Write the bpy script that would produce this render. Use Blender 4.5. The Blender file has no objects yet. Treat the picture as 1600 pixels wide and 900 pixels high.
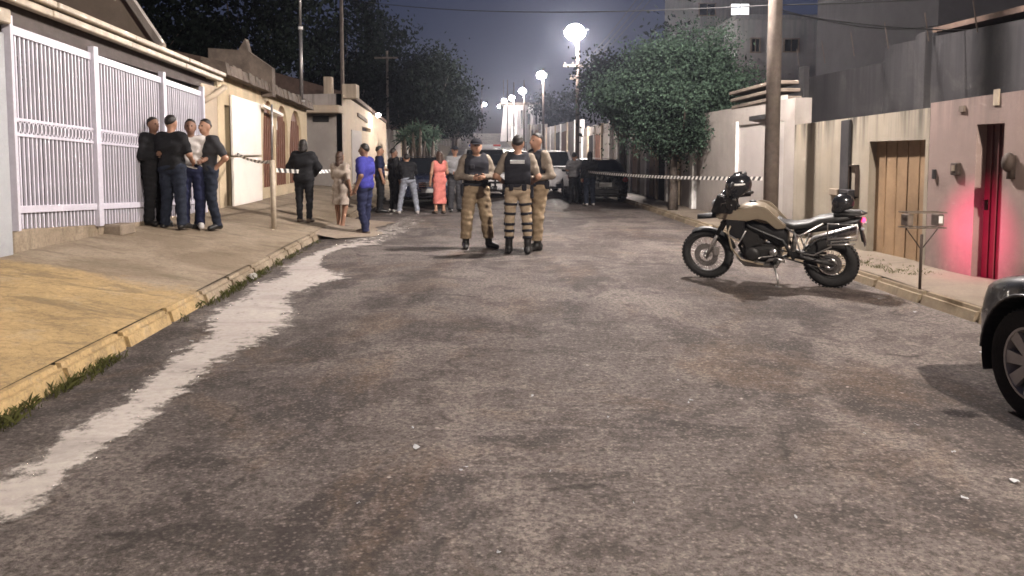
import bpy, bmesh, math, random
import numpy as np
from mathutils import Vector, Matrix

random.seed(7)
rng = np.random.default_rng(11)
scene = bpy.context.scene
col = scene.collection
PI = math.pi
R = math.radians

# ------------------------------------------------------------------ camera
CAM_H = 1.6
PITCH = R(4.0)
cam_d = bpy.data.cameras.new('camera')
cam = bpy.data.objects.new('camera', cam_d)
col.objects.link(cam)
cam.location = (0, 0, CAM_H)
cam.rotation_euler = (R(90) - PITCH, 0, 0)
cam_d.sensor_width = 36
cam_d.lens = 27
cam_d.shift_x = 10 / 1600
cam_d.shift_y = -126 / 1600
cam_d.clip_start = 0.05
cam_d.clip_end = 2000
scene.camera = cam

# ------------------------------------------------------------------ sky (night)
world = bpy.data.worlds.new('World')
scene.world = world
world.use_nodes = True
wn = world.node_tree
for n in list(wn.nodes):
    wn.nodes.remove(n)
w_out = wn.nodes.new('ShaderNodeOutputWorld')
w_bg = wn.nodes.new('ShaderNodeBackground')
w_sky = wn.nodes.new('ShaderNodeTexSky')
w_sky.sky_type = 'NISHITA'
w_sky.sun_disc = False
w_sky.sun_elevation = R(35.0)
w_sky.sun_rotation = R(180)
w_sky.air_density = 1.0
w_sky.dust_density = 0.6
w_sky.ozone_density = 1.6
w_bg.inputs['Strength'].default_value = 0.0085
w_mul = wn.nodes.new('ShaderNodeMix')
w_mul.data_type = 'RGBA'
w_mul.blend_type = 'MULTIPLY'
w_mul.inputs[0].default_value = 1.0
w_mul.inputs[7].default_value = (1.16, 0.92, 1.22, 1)     # violet cast of a town's night sky
wn.links.new(w_sky.outputs[0], w_mul.inputs[6])
wn.links.new(w_mul.outputs[2], w_bg.inputs['Color'])
wn.links.new(w_bg.outputs[0], w_out.inputs['Surface'])

# ------------------------------------------------------------------ exposure, sampling
scene.view_settings.view_transform = 'Standard'
scene.view_settings.look = 'None'
scene.view_settings.gamma = 1.0
scene.view_settings.exposure = 0.0
scene.view_settings.use_curve_mapping = False
scene.render.engine = 'CYCLES'
scene.cycles.use_denoising = True
scene.cycles.filter_width = 1.6
scene.cycles.max_bounces = 4
scene.cycles.diffuse_bounces = 2
scene.cycles.glossy_bounces = 3
scene.cycles.transmission_bounces = 4
scene.cycles.volume_bounces = 0
scene.cycles.sample_clamp_indirect = 4.0
scene.cycles.caustics_reflective = False
scene.cycles.caustics_refractive = False

LAMP_W = 5300.0          # power of one street lamp
LAMP_COL = (1.0, 0.90, 0.845)
HAZE = 0.0004

# ------------------------------------------------------------------ pixel <-> place
F = 1200.0
U0, V0 = 790.0, 324.0
SP, CP = math.sin(PITCH), math.cos(PITCH)


def ray(u, v):
    xc = (u - U0) / F
    yc = (V0 - v) / F
    return Vector((xc, CP + yc * SP, -SP + yc * CP))


def at(u, v, Y):
    d = ray(u, v)
    t = Y / d.y
    return Vector((d.x * t, Y, CAM_H + d.z * t))


def gz(y):
    return 0.0003 * max(0.0, y - 35.0) ** 2


def XL(y): return -2.80 - 0.048 * y            # left kerb
def XR(y): return 4.68 - 0.032 * y + max(0.0, 6.2 - y) * 0.22             # right kerb
def WL(y): return -5.15 - 0.045 * y            # left building line
def WR(y): return 6.0 - 0.053 * y if y < 20 else 4.94 - 0.022 * (y - 20)


def ground(x, y):
    g = gz(y)
    if x < XL(y):
        t = min(1.0, (XL(y) - x) / (XL(y) - WL(y)))
        return g + 0.11 + 0.38 * t
    if x > XR(y):
        t = min(1.0, (x - XR(y)) / (WR(y) - XR(y)))
        return g + 0.12 + 0.03 * t
    return g


def hit(u, v, flat=None):
    d = ray(u, v)
    if flat is not None:
        t = (flat - CAM_H) / d.z
        return Vector((d.x * t, d.y * t, flat))
    t = 1.0
    while t < 120:
        x, y, z = d.x * t, d.y * t, CAM_H + d.z * t
        if z <= ground(x, y):
            return Vector((x, y, ground(x, y)))
        t += 0.01
    return Vector((x, y, 0))


def wall_y(u, line, off=0.0):
    """distance at which a vertical plane (building line) is seen at column u"""
    lo, hi = 1.0, 200.0
    f = lambda y: U0 + F * (line(y) + off) / (y * 1.0) - u
    sgn = 1 if f(lo) > 0 else -1
    for _ in range(60):
        m = (lo + hi) / 2
        if f(m) * sgn > 0:
            lo = m
        else:
            hi = m
    return (lo + hi) / 2


def zat(u, v, y):
    return at(u, v, y).z


# ------------------------------------------------------------------ mesh helpers
class MB:
    def __init__(s):
        s.v = []
        s.f = []

    def add(s, vs, fs):
        o = len(s.v)
        s.v += [tuple(p) for p in vs]
        s.f += [tuple(i + o for i in f) for f in fs]
        return s

    def box(s, c, size, rot=None):
        x, y, z = [k / 2 for k in size]
        vs = [Vector(p) for p in ((-x, -y, -z), (x, -y, -z), (x, y, -z), (-x, y, -z), (-x, -y, z), (x, -y, z), (x, y, z), (-x, y, z))]
        if rot is not None:
            vs = [rot @ p for p in vs]
        c = Vector(c)
        return s.add([p + c for p in vs], [(0, 3, 2, 1), (4, 5, 6, 7), (0, 1, 5, 4), (1, 2, 6, 5), (2, 3, 7, 6), (3, 0, 4, 7)])

    def hexa(s, lo, hi):
        """lo, hi: four corners each, in the same order"""
        return s.add(list(lo) + list(hi), [(0, 3, 2, 1), (4, 5, 6, 7), (0, 1, 5, 4), (1, 2, 6, 5), (2, 3, 7, 6), (3, 0, 4, 7)])

    def ext(s, poly, d):
        """polygon (3d points) pushed along d"""
        n = len(poly)
        d = Vector(d)
        p = [Vector(q) for q in poly]
        fs = [tuple(range(n))[::-1], tuple(range(n, 2 * n))]
        fs += [(i, (i + 1) % n, (i + 1) % n + n, i + n) for i in range(n)]
        return s.add(p + [q + d for q in p], fs)

    def tube(s, pts, r, n=8, cap=True, closed=False):
        pts = [Vector(p) for p in pts]
        m = len(pts)
        rr = r if isinstance(r, (list, tuple)) else [r] * m
        o = len(s.v)
        ref = None
        for i, p in enumerate(pts):
            if closed:
                t = pts[(i + 1) % m] - pts[i - 1]
            else:
                t = pts[min(i + 1, m - 1)] - pts[max(i - 1, 0)]
            if t.length < 1e-9:
                t = Vector((0, 0, 1))
            t.normalize()
            if ref is None:
                ref = t.orthogonal().normalized()
            else:
                ref = ref - t * ref.dot(t)
                ref = ref.normalized() if ref.length > 1e-6 else t.orthogonal().normalized()
            b = t.cross(ref)
            for k in range(n):
                a = 2 * PI * k / n
                s.v.append(tuple(p + (ref * math.cos(a) + b * math.sin(a)) * rr[i]))
        for i in range(m if closed else m - 1):
            j = (i + 1) % m
            for k in range(n):
                s.f.append((o + i * n + k, o + i * n + (k + 1) % n, o + j * n + (k + 1) % n, o + j * n + k))
        if cap and not closed:
            s.f.append(tuple(o + k for k in range(n))[::-1])
            s.f.append(tuple(o + (m - 1) * n + k for k in range(n)))
        return s

    def lathe(s, prof, origin=(0, 0, 0), axis=(0, 0, 1), n=24, closed=False):
        a = Vector(axis).normalized()
        u = a.orthogonal().normalized()
        w = a.cross(u)
        og = Vector(origin)
        o = len(s.v)
        m = len(prof)
        for (r, h) in prof:
            for k in range(n):
                t = 2 * PI * k / n
                s.v.append(tuple(og + a * h + (u * math.cos(t) + w * math.sin(t)) * r))
        for i in range(m if closed else m - 1):
            j = (i + 1) % m
            for k in range(n):
                s.f.append((o + i * n + k, o + i * n + (k + 1) % n, o + j * n + (k + 1) % n, o + j * n + k))
        if not closed:
            if prof[0][0] > 1e-5:
                s.f.append(tuple(o + k for k in range(n))[::-1])
            if prof[-1][0] > 1e-5:
                s.f.append(tuple(o + (m - 1) * n + k for k in range(n)))
        return s

    def ball(s, c, r, n=12, m=8, rot=None):
        r = r if isinstance(r, (list, tuple)) else (r, r, r)
        vs, fs = [], []
        for i in range(m + 1):
            th = PI * i / m
            for k in range(n):
                ph = 2 * PI * k / n
                p = Vector((r[0] * math.sin(th) * math.cos(ph), r[1] * math.sin(th) * math.sin(ph), r[2] * math.cos(th)))
                if rot is not None:
                    p = rot @ p
                vs.append(p + Vector(c))
        for i in range(m):
            for k in range(n):
                fs.append((i * n + k, (i + 1) * n + k, (i + 1) * n + (k + 1) % n, i * n + (k + 1) % n))
        return s.add(vs, fs)

    def grid(s, fn, nu, nv, flip=False):
        o = len(s.v)
        for i in range(nu + 1):
            for j in range(nv + 1):
                s.v.append(tuple(fn(i / nu, j / nv)))
        for i in range(nu):
            for j in range(nv):
                q = (o + i * (nv + 1) + j, o + (i + 1) * (nv + 1) + j, o + (i + 1) * (nv + 1) + j + 1, o + i * (nv + 1) + j + 1)
                s.f.append(q[::-1] if flip else q)
        return s

    def mesh(s, name, smooth=False, bevel=0, seg=1, weld=False):
        me = bpy.data.meshes.new(name)
        me.from_pydata(s.v, [], s.f)
        bm = bmesh.new()
        bm.from_mesh(me)
        if weld or bevel:
            bmesh.ops.remove_doubles(bm, verts=bm.verts, dist=1e-5)
        bmesh.ops.recalc_face_normals(bm, faces=bm.faces)
        if bevel:
            ed = [e for e in bm.edges if len(e.link_faces) == 2 and e.calc_face_angle(0) > 0.5]
            bmesh.ops.bevel(bm, geom=ed, offset=bevel, segments=seg, affect='EDGES', clamp_overlap=True)
        bm.to_mesh(me)
        bm.free()
        if smooth:
            me.polygons.foreach_set('use_smooth', [True] * len(me.polygons))
            if smooth == 'auto':
                me.set_sharp_from_angle(angle=R(38))
        return me

    def build(s, name, m, parent=None, smooth=False, bevel=0, seg=1, weld=False):
        return obj(name, s.mesh(name, smooth, bevel, seg, weld), m, parent)


def obj(name, me, m, parent=None):
    o = bpy.data.objects.new(name, me)
    if m is not None and not me.materials:
        me.materials.append(m)
    col.objects.link(o)
    if parent is not None:
        o.parent = parent
    return o


def tag(o, label=None, cat=None, group=None, kind=None):
    if label: o['label'] = label
    if cat: o['category'] = cat
    if group: o['group'] = group
    if kind: o['kind'] = kind
    return o


def empty(name, loc=(0, 0, 0), rz=0.0, label=None, cat=None, group=None):
    o = bpy.data.objects.new(name, None)
    o.empty_display_size = 0.2
    col.objects.link(o)
    o.location = loc
    o.rotation_euler = (0, 0, rz)
    return tag(o, label, cat, group)


def RZ(a): return Matrix.Rotation(a, 3, 'Z')
def RX(a): return Matrix.Rotation(a, 3, 'X')
def RY(a): return Matrix.Rotation(a, 3, 'Y')


# ------------------------------------------------------------------ materials
def new_mat(name):
    m = bpy.data.materials.new(name)
    m.use_nodes = True
    nt = m.node_tree
    b = nt.nodes['Principled BSDF']
    return m, nt, b


def N(nt, t, **kw):
    n = nt.nodes.new(t)
    for k, v in kw.items():
        if k.startswith('i_'):
            n.inputs[k[2:].replace('_', ' ')].default_value = v
        else:
            setattr(n, k, v)
    return n


def ramp(nt, fac, a, b, ca=(0, 0, 0, 1), cb=(1, 1, 1, 1)):
    r = nt.nodes.new('ShaderNodeValToRGB')
    r.color_ramp.elements[0].position = a
    r.color_ramp.elements[1].position = b
    r.color_ramp.elements[0].color = ca
    r.color_ramp.elements[1].color = cb
    nt.links.new(fac, r.inputs[0])
    return r.outputs[0]


def mixc(nt, fac, a, b, mode='MIX'):
    m = nt.nodes.new('ShaderNodeMix')
    m.data_type = 'RGBA'
    m.blend_type = mode
    for s, val in ((m.inputs[0], fac), (m.inputs[6], a), (m.inputs[7], b)):
        if hasattr(val, 'links') or isinstance(val, bpy.types.NodeSocket):
            nt.links.new(val, s)
        elif isinstance(val, (int, float)):
            s.default_value = val
        else:
            s.default_value = (*val, 1) if len(val) == 3 else val
    return m.outputs[2]


def noise(nt, vec, scale, detail=4, rough=0.6, dist=0.0):
    n = nt.nodes.new('ShaderNodeTexNoise')
    n.inputs['Scale'].default_value = scale
    n.inputs['Detail'].default_value = detail
    n.inputs['Roughness'].default_value = rough
    n.inputs['Distortion'].default_value = dist
    nt.links.new(vec, n.inputs['Vector'])
    return n.outputs['Fac']


def coords(nt, scale=(1, 1, 1), kind='Object'):
    t = nt.nodes.new('ShaderNodeTexCoord')
    mp = nt.nodes.new('ShaderNodeMapping')
    mp.inputs['Scale'].default_value = scale
    nt.links.new(t.outputs[kind], mp.inputs[0])
    return mp.outputs[0]


def bump(nt, b, h, strength=0.3, dist=0.01):
    n = nt.nodes.new('ShaderNodeBump')
    n.inputs['Strength'].default_value = strength
    n.inputs['Distance'].default_value = dist
    nt.links.new(h, n.inputs['Height'])
    nt.links.new(n.outputs[0], b.inputs['Normal'])


def mat(name, c, rough=0.6, metal=0.0, var=0.25, scale=6.0, bmp=0.15, bscale=60.0, spec=0.4, coat=0.0, c2=None, mask=(0.35, 0.7)):
    """general surface: two tones broken up by noise, fine relief, uneven gloss"""
    m, nt, b = new_mat(name)
    vec = coords(nt)
    n1 = noise(nt, vec, scale, 6, 0.65)
    c2 = c2 or tuple(k * (1 - var) for k in c)
    fac = ramp(nt, n1, *mask)
    nt.links.new(mixc(nt, fac, c2, c), b.inputs['Base Color'])
    b.inputs['Metallic'].default_value = metal
    b.inputs['Specular IOR Level'].default_value = spec
    b.inputs['Coat Weight'].default_value = coat
    r1 = nt.nodes.new('ShaderNodeMapRange')
    r1.inputs[3].default_value = max(0.02, rough - 0.12)
    r1.inputs[4].default_value = min(1, rough + 0.12)
    nt.links.new(noise(nt, vec, scale * 2.3, 4), r1.inputs[0])
    nt.links.new(r1.outputs[0], b.inputs['Roughness'])
    if bmp:
        bump(nt, b, noise(nt, vec, bscale, 4), bmp, 0.01)
    return m


def emis(name, c, strength):
    m, nt, b = new_mat(name)
    b.inputs['Base Color'].default_value = (*[min(1, k) for k in c], 1)
    b.inputs['Emission Color'].default_value = (*c, 1)
    b.inputs['Emission Strength'].default_value = strength
    n = noise(nt, coords(nt), 9.0)
    mr = nt.nodes.new('ShaderNodeMapRange')
    mr.inputs[3].default_value = strength * 0.85
    mr.inputs[4].default_value = strength * 1.15
    nt.links.new(n, mr.inputs[0])
    nt.links.new(mr.outputs[0], b.inputs['Emission Strength'])
    return m


def wall_mat(name, c, dirt=(0.05, 0.045, 0.04), streak=0.6, splash=0.4, zt=2.2, zb=0.15, blot=None, blot_amt=0.4, drop=0.55):
    """painted render with rain streaks under the coping, splashed dirt at the foot and blotches"""
    m, nt, b = new_mat(name)
    vec = coords(nt)
    sv = coords(nt, (5.0, 5.0, 0.22))
    base = mixc(nt, ramp(nt, noise(nt, vec, 1.3, 6, 0.7), 0.35, 0.7), tuple(k * 0.80 for k in c), c)
    if blot:
        base = mixc(nt, ramp(nt, noise(nt, vec, 0.9, 7, 0.7, 0.6), 0.50, 0.62, (0, 0, 0, 1), (blot_amt,) * 3 + (1,)), base, blot)
    sep = nt.nodes.new('ShaderNodeSeparateXYZ')
    tc = nt.nodes.new('ShaderNodeTexCoord')
    nt.links.new(tc.outputs['Object'], sep.inputs[0])
    # streaks hang from the top
    up = nt.nodes.new('ShaderNodeMapRange')
    up.inputs[1].default_value = zt - drop
    up.inputs[2].default_value = zt
    nt.links.new(sep.outputs[2], up.inputs[0])
    st = ramp(nt, noise(nt, sv, 1.0, 5, 0.6), 0.44, 0.58)
    mm = nt.nodes.new('ShaderNodeMath'); mm.operation = 'MULTIPLY'
    nt.links.new(up.outputs[0], mm.inputs[0]); nt.links.new(st, mm.inputs[1])
    m2 = nt.nodes.new('ShaderNodeMath'); m2.operation = 'MULTIPLY'; m2.inputs[1].default_value = streak
    nt.links.new(mm.outputs[0], m2.inputs[0])
    base = mixc(nt, m2.outputs[0], base, dirt)
    # long faint streaks over the full height
    m4 = nt.nodes.new('ShaderNodeMath'); m4.operation = 'MULTIPLY'; m4.inputs[1].default_value = streak * 0.35
    nt.links.new(ramp(nt, noise(nt, coords(nt, (2.6, 2.6, 0.12)), 1.0, 5), 0.5, 0.75), m4.inputs[0])
    base = mixc(nt, m4.outputs[0], base, dirt)
    lo = nt.nodes.new('ShaderNodeMapRange')
    lo.inputs[1].default_value = zb + 0.55
    lo.inputs[2].default_value = zb
    nt.links.new(sep.outputs[2], lo.inputs[0])
    m3 = nt.nodes.new('ShaderNodeMath'); m3.operation = 'MULTIPLY'
    nt.links.new(lo.outputs[0], m3.inputs[0])
    nt.links.new(ramp(nt, noise(nt, vec, 5.0, 6, 0.7), 0.3, 0.7, (0, 0, 0, 1), (splash,) * 3 + (1,)), m3.inputs[1])
    base = mixc(nt, m3.outputs[0], base, dirt)
    nt.links.new(base, b.inputs['Base Color'])
    b.inputs['Roughness'].default_value = 0.85
    b.inputs['Specular IOR Level'].default_value = 0.25
    bump(nt, b, noise(nt, vec, 28, 6, 0.7), 0.25, 0.012)
    return m


def asphalt_mat():
    m, nt, b = new_mat('worn asphalt')
    vec = coords(nt)
    lv = coords(nt, (0.8, 0.3, 1.0))
    g3 = lambda v: (v, v, v, 1)
    base = mixc(nt, ramp(nt, noise(nt, vec, 0.33, 8, 0.65, 0.5), 0.42, 0.58), (0.080, 0.068, 0.062), (0.165, 0.143, 0.131))
    # older resurfaced patches with a rough but definite edge, worn pale areas, earthy stains
    base = mixc(nt, ramp(nt, noise(nt, vec, 0.62, 8, 0.62, 0.9), 0.515, 0.56, g3(0), g3(0.85)), base, (0.058, 0.049, 0.046))
    base = mixc(nt, ramp(nt, noise(nt, lv, 1.3, 9, 0.72, 0.4), 0.50, 0.60, g3(0), g3(0.60)), base, (0.215, 0.186, 0.168))
    base = mixc(nt, ramp(nt, noise(nt, coords(nt, (0.9, 0.7, 1)), 0.8, 7, 0.7, 0.8), 0.52, 0.62, g3(0), g3(0.42)), base, (0.165, 0.118, 0.080))
    base = mixc(nt, ramp(nt, noise(nt, vec, 1.9, 8, 0.75, 0.5), 0.52, 0.60, g3(0), g3(0.60)), base, (0.056, 0.046, 0.042))
    base = mixc(nt, ramp(nt, noise(nt, coords(nt, (0.35, 2.2, 1)), 1.5, 8, 0.75, 0.6), 0.545, 0.66, g3(0), g3(0.22)), base, (0.25, 0.22, 0.20))
    base = mixc(nt, ramp(nt, noise(nt, vec, 6.0, 7, 0.8, 0.2), 0.53, 0.64, g3(0), g3(0.5)), base, (0.24, 0.205, 0.18))
    # exposed stones and pits
    vo = nt.nodes.new('ShaderNodeTexVoronoi'); vo.inputs['Scale'].default_value = 38
    nt.links.new(vec, vo.inputs['Vector'])
    base = mixc(nt, ramp(nt, vo.outputs['Distance'], 0.08, 0.42, g3(0.55), g3(0)), base, (0.27, 0.235, 0.21))
    base = mixc(nt, ramp(nt, noise(nt, vec, 26, 5, 0.85), 0.40, 0.56, g3(0.75), g3(0)), base, (0.045, 0.037, 0.033))
    # flecks of pale mortar
    v2 = nt.nodes.new('ShaderNodeTexVoronoi'); v2.inputs['Scale'].default_value = 3.4
    nt.links.new(vec, v2.inputs['Vector'])
    ad = nt.nodes.new('ShaderNodeMath'); ad.operation = 'MULTIPLY_ADD'; ad.inputs[1].default_value = 0.16
    nt.links.new(noise(nt, vec, 14, 4), ad.inputs[0]); nt.links.new(v2.outputs['Distance'], ad.inputs[2])
    base = mixc(nt, ramp(nt, ad.outputs[0], 0.10, 0.125, g3(0.6), g3(0)), base, (0.36, 0.32, 0.29))
    # cracks, only here and there
    v3 = nt.nodes.new('ShaderNodeTexVoronoi'); v3.feature = 'DISTANCE_TO_EDGE'; v3.inputs['Scale'].default_value = 0.45
    dv = nt.nodes.new('ShaderNodeVectorMath'); dv.operation = 'MULTIPLY_ADD'
    nn = nt.nodes.new('ShaderNodeTexNoise'); nn.inputs['Scale'].default_value = 2.3; nn.inputs['Detail'].default_value = 8
    nt.links.new(vec, nn.inputs['Vector'])
    nt.links.new(nn.outputs['Color'], dv.inputs[0]); dv.inputs[1].default_value = (0.5, 0.5, 0)
    nt.links.new(vec, dv.inputs[2]); nt.links.new(dv.outputs[0], v3.inputs['Vector'])
    cm = nt.nodes.new('ShaderNodeMath'); cm.operation = 'MULTIPLY'
    nt.links.new(ramp(nt, v3.outputs['Distance'], 0.002, 0.010, g3(0.8), g3(0)), cm.inputs[0])
    nt.links.new(ramp(nt, noise(nt, vec, 0.8, 3), 0.54, 0.64), cm.inputs[1])
    base = mixc(nt, cm.outputs[0], base, (0.03, 0.025, 0.022))
    gm = nt.nodes.new('ShaderNodeGamma'); gm.inputs[1].default_value = 1.32
    nt.links.new(base, gm.inputs[0])
    base = mixc(nt, 1.0, gm.outputs[0], (1.90, 1.96, 2.03), 'MULTIPLY')
    nt.links.new(base, b.inputs['Base Color'])
    b.inputs['Roughness'].default_value = 0.85
    b.inputs['Specular IOR Level'].default_value = 0.22
    hm = nt.nodes.new('ShaderNodeMath'); hm.operation = 'ADD'
    nt.links.new(noise(nt, vec, 40, 5, 0.85), hm.inputs[0])
    nt.links.new(noise(nt, vec, 1.6, 5), hm.inputs[1])
    bump(nt, b, hm.outputs[0], 0.8, 0.03)
    return m


def wash_mat():
    """thin dried cement: breaks up towards its rim (attribute edge: 0 at the rim, 1 inside)"""
    m = paving_mat('dried cement wash', (0.47, 0.43, 0.395), (0.37, 0.33, 0.30), (0.17, 0.148, 0.13), 0.8)
    nt = m.node_tree
    b = nt.nodes['Principled BSDF']
    at_ = nt.nodes.new('ShaderNodeAttribute'); at_.attribute_name = 'edge'
    vec = coords(nt)
    ad = nt.nodes.new('ShaderNodeMath'); ad.operation = 'ADD'
    nt.links.new(at_.outputs['Fac'], ad.inputs[0])
    mr = nt.nodes.new('ShaderNodeMapRange'); mr.inputs[1].default_value = 0.3; mr.inputs[2].default_value = 0.7; mr.inputs[3].default_value = -0.75; mr.inputs[4].default_value = 0.75
    nt.links.new(noise(nt, vec, 5.5, 12, 0.8), mr.inputs[0])
    nt.links.new(mr.outputs[0], ad.inputs[1])
    nt.links.new(ramp(nt, ad.outputs[0], 0.20, 0.72, (0, 0, 0, 1), (0.97, 0.97, 0.97, 1)), b.inputs['Alpha'])
    return m


def paving_mat(name, c, c2, dark=(0.07, 0.06, 0.05), amt=0.5):
    m, nt, b = new_mat(name)
    vec = coords(nt)
    base = mixc(nt, ramp(nt, noise(nt, vec, 0.8, 7, 0.65, 0.4), 0.36, 0.66), c2, c)
    base = mixc(nt, ramp(nt, noise(nt, coords(nt, (0.5, 2.0, 1)), 1.2, 7, 0.7, 0.7), 0.54, 0.74, (0, 0, 0, 1), (amt,) * 3 + (1,)), base, dark)
    base = mixc(nt, ramp(nt, noise(nt, vec, 22, 4, 0.8), 0.42, 0.62, (0.35,) * 3 + (1,), (0, 0, 0, 1)), base, tuple(k * 0.5 for k in c))
    nt.links.new(base, b.inputs['Base Color'])
    b.inputs['Roughness'].default_value = 0.85
    b.inputs['Specular IOR Level'].default_value = 0.25
    hm = nt.nodes.new('ShaderNodeMath'); hm.operation = 'ADD'
    nt.links.new(noise(nt, vec, 60, 4, 0.8), hm.inputs[0])
    nt.links.new(noise(nt, vec, 4, 5), hm.inputs[1])
    bump(nt, b, hm.outputs[0], 0.35, 0.012)
    return m


def pave_left_mat():
    m, nt, b = new_mat('left pavement, worn yellow paint over concrete')
    vec = coords(nt)
    g3 = lambda v: (v, v, v, 1)
    sep = nt.nodes.new('ShaderNodeSeparateXYZ'); nt.links.new(vec, sep.inputs[0])
    grey = mixc(nt, ramp(nt, noise(nt, vec, 0.9, 8, 0.68, 0.4), 0.42, 0.60), (0.22, 0.172, 0.120), (0.335, 0.275, 0.205))
    yel = mixc(nt, ramp(nt, noise(nt, vec, 1.1, 8, 0.7, 0.5), 0.42, 0.60), (0.36, 0.255, 0.125), (0.48, 0.34, 0.165))
    yel = mixc(nt, ramp(nt, noise(nt, vec, 3.4, 9, 0.75, 0.3), 0.54, 0.62, g3(0), g3(0.55)), yel, (0.42, 0.33, 0.21))
    mm = nt.nodes.new('ShaderNodeMath'); mm.operation = 'MULTIPLY_ADD'; mm.inputs[1].default_value = 2.2
    nt.links.new(noise(nt, vec, 1.7, 9, 0.75), mm.inputs[0]); nt.links.new(sep.outputs[1], mm.inputs[2])
    k = ramp(nt, mm.outputs[0], 0.0, 1.0)
    mr = nt.nodes.new('ShaderNodeMapRange'); mr.inputs[1].default_value = 8.95; mr.inputs[2].default_value = 9.45
    nt.links.new(mm.outputs[0], mr.inputs[0])
    base = mixc(nt, mr.outputs[0], yel, grey)
    base = mixc(nt, ramp(nt, noise(nt, coords(nt, (0.6, 1.8, 1)), 1.6, 9, 0.74, 0.6), 0.52, 0.62, g3(0), g3(0.55)), base, (0.115, 0.088, 0.056))
    base = mixc(nt, ramp(nt, noise(nt, vec, 20, 6, 0.85), 0.40, 0.55, g3(0.45), g3(0)), base, (0.12, 0.095, 0.06))
    v3 = nt.nodes.new('ShaderNodeTexVoronoi'); v3.feature = 'DISTANCE_TO_EDGE'; v3.inputs['Scale'].default_value = 0.6
    dv = nt.nodes.new('ShaderNodeVectorMath'); dv.operation = 'MULTIPLY_ADD'
    nn = nt.nodes.new('ShaderNodeTexNoise'); nn.inputs['Scale'].default_value = 2.6; nn.inputs['Detail'].default_value = 8
    nt.links.new(vec, nn.inputs['Vector']); nt.links.new(nn.outputs['Color'], dv.inputs[0]); dv.inputs[1].default_value = (0.5, 0.5, 0)
    nt.links.new(vec, dv.inputs[2]); nt.links.new(dv.outputs[0], v3.inputs['Vector'])
    base = mixc(nt, ramp(nt, v3.outputs['Distance'], 0.001, 0.007, g3(0.22), g3(0)), base, (0.06, 0.045, 0.03))
    nt.links.new(base, b.inputs['Base Color'])
    b.inputs['Roughness'].default_value = 0.88
    b.inputs['Specular IOR Level'].default_value = 0.22
    hm = nt.nodes.new('ShaderNodeMath'); hm.operation = 'ADD'
    nt.links.new(noise(nt, vec, 40, 5, 0.8), hm.inputs[0]); nt.links.new(noise(nt, vec, 3, 6), hm.inputs[1])
    bump(nt, b, hm.outputs[0], 0.5, 0.02)
    return m


def leaf_mat(name, c, c2):
    m, nt, b = new_mat(name)
    vec = coords(nt)
    gi = nt.nodes.new('ShaderNodeNewGeometry')
    base = mixc(nt, gi.outputs['Random Per Island'], c2, c)
    nt.links.new(base, b.inputs['Base Color'])
    b.inputs['Roughness'].default_value = 0.85
    b.inputs['Specular IOR Level'].default_value = 0.08
    b.inputs['Subsurface Weight'].default_value = 0.0
    tr = nt.nodes.new('ShaderNodeBsdfTranslucent')
    nt.links.new(base, tr.inputs['Color'])
    mx = nt.nodes.new('ShaderNodeMixShader'); mx.inputs[0].default_value = 0.25
    nt.links.new(b.outputs[0], mx.inputs[1]); nt.links.new(tr.outputs[0], mx.inputs[2])
    nt.links.new(mx.outputs[0], nt.nodes['Material Output'].inputs['Surface'])
    return m


M = {}
M['asphalt'] = asphalt_mat()
M['soil'] = mat('bare soil', (0.06, 0.05, 0.04), 0.9, scale=2)
M['cement'] = paving_mat('pale cement', (0.52, 0.475, 0.44), (0.40, 0.36, 0.33), (0.20, 0.175, 0.155), 0.45)
M['wash'] = wash_mat()
M['pave_left'] = pave_left_mat()
M['pave_yellow'] = paving_mat('yellow cement', (0.42, 0.285, 0.125), (0.35, 0.25, 0.125), (0.22, 0.17, 0.11), 0.5)
M['pave_grey'] = paving_mat('grey concrete', (0.30, 0.245, 0.19), (0.23, 0.185, 0.14), (0.11, 0.09, 0.065), 0.5)
M['pave_right'] = paving_mat('worn pavement', (0.21, 0.175, 0.135), (0.15, 0.12, 0.095), (0.05, 0.045, 0.03), 0.7)
M['kerb'] = paving_mat('kerb stone', (0.27, 0.21, 0.14), (0.17, 0.135, 0.095), (0.05, 0.045, 0.028), 0.85)
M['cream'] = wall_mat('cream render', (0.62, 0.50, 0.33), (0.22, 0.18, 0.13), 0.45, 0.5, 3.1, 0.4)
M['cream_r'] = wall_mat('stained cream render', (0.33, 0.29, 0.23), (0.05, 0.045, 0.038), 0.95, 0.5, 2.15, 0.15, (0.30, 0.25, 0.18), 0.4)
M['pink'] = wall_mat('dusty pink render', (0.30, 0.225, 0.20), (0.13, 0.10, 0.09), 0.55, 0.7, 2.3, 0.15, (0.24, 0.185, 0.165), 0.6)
M['grey_wall'] = wall_mat('grey white render', (0.37, 0.335, 0.305), (0.13, 0.11, 0.10), 0.5, 0.5, 3.0, 0.15)
M['beige'] = wall_mat('beige render', (0.50, 0.41, 0.31), (0.18, 0.15, 0.12), 0.5, 0.4, 3.8, 0.4)
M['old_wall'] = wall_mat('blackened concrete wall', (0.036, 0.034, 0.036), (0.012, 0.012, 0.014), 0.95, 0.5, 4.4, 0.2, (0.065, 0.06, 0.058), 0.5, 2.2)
M['far_white'] = wall_mat('white render', (0.62, 0.58, 0.58), (0.3, 0.27, 0.26), 0.3, 0.2, 13.0, 5.0)
M['far_grey'] = wall_mat('grey block render', (0.21, 0.20, 0.205), (0.09, 0.12, 0.12), 0.5, 0.2, 9.0, 0.0, (0.15, 0.145, 0.15), 0.5, 3.0)
M['far_dark'] = wall_mat('dark grey block render', (0.045, 0.043, 0.047), (0.02, 0.02, 0.022), 0.5, 0.2, 9.0, 0.0, (0.03, 0.03, 0.032), 0.5, 3.0)
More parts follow.
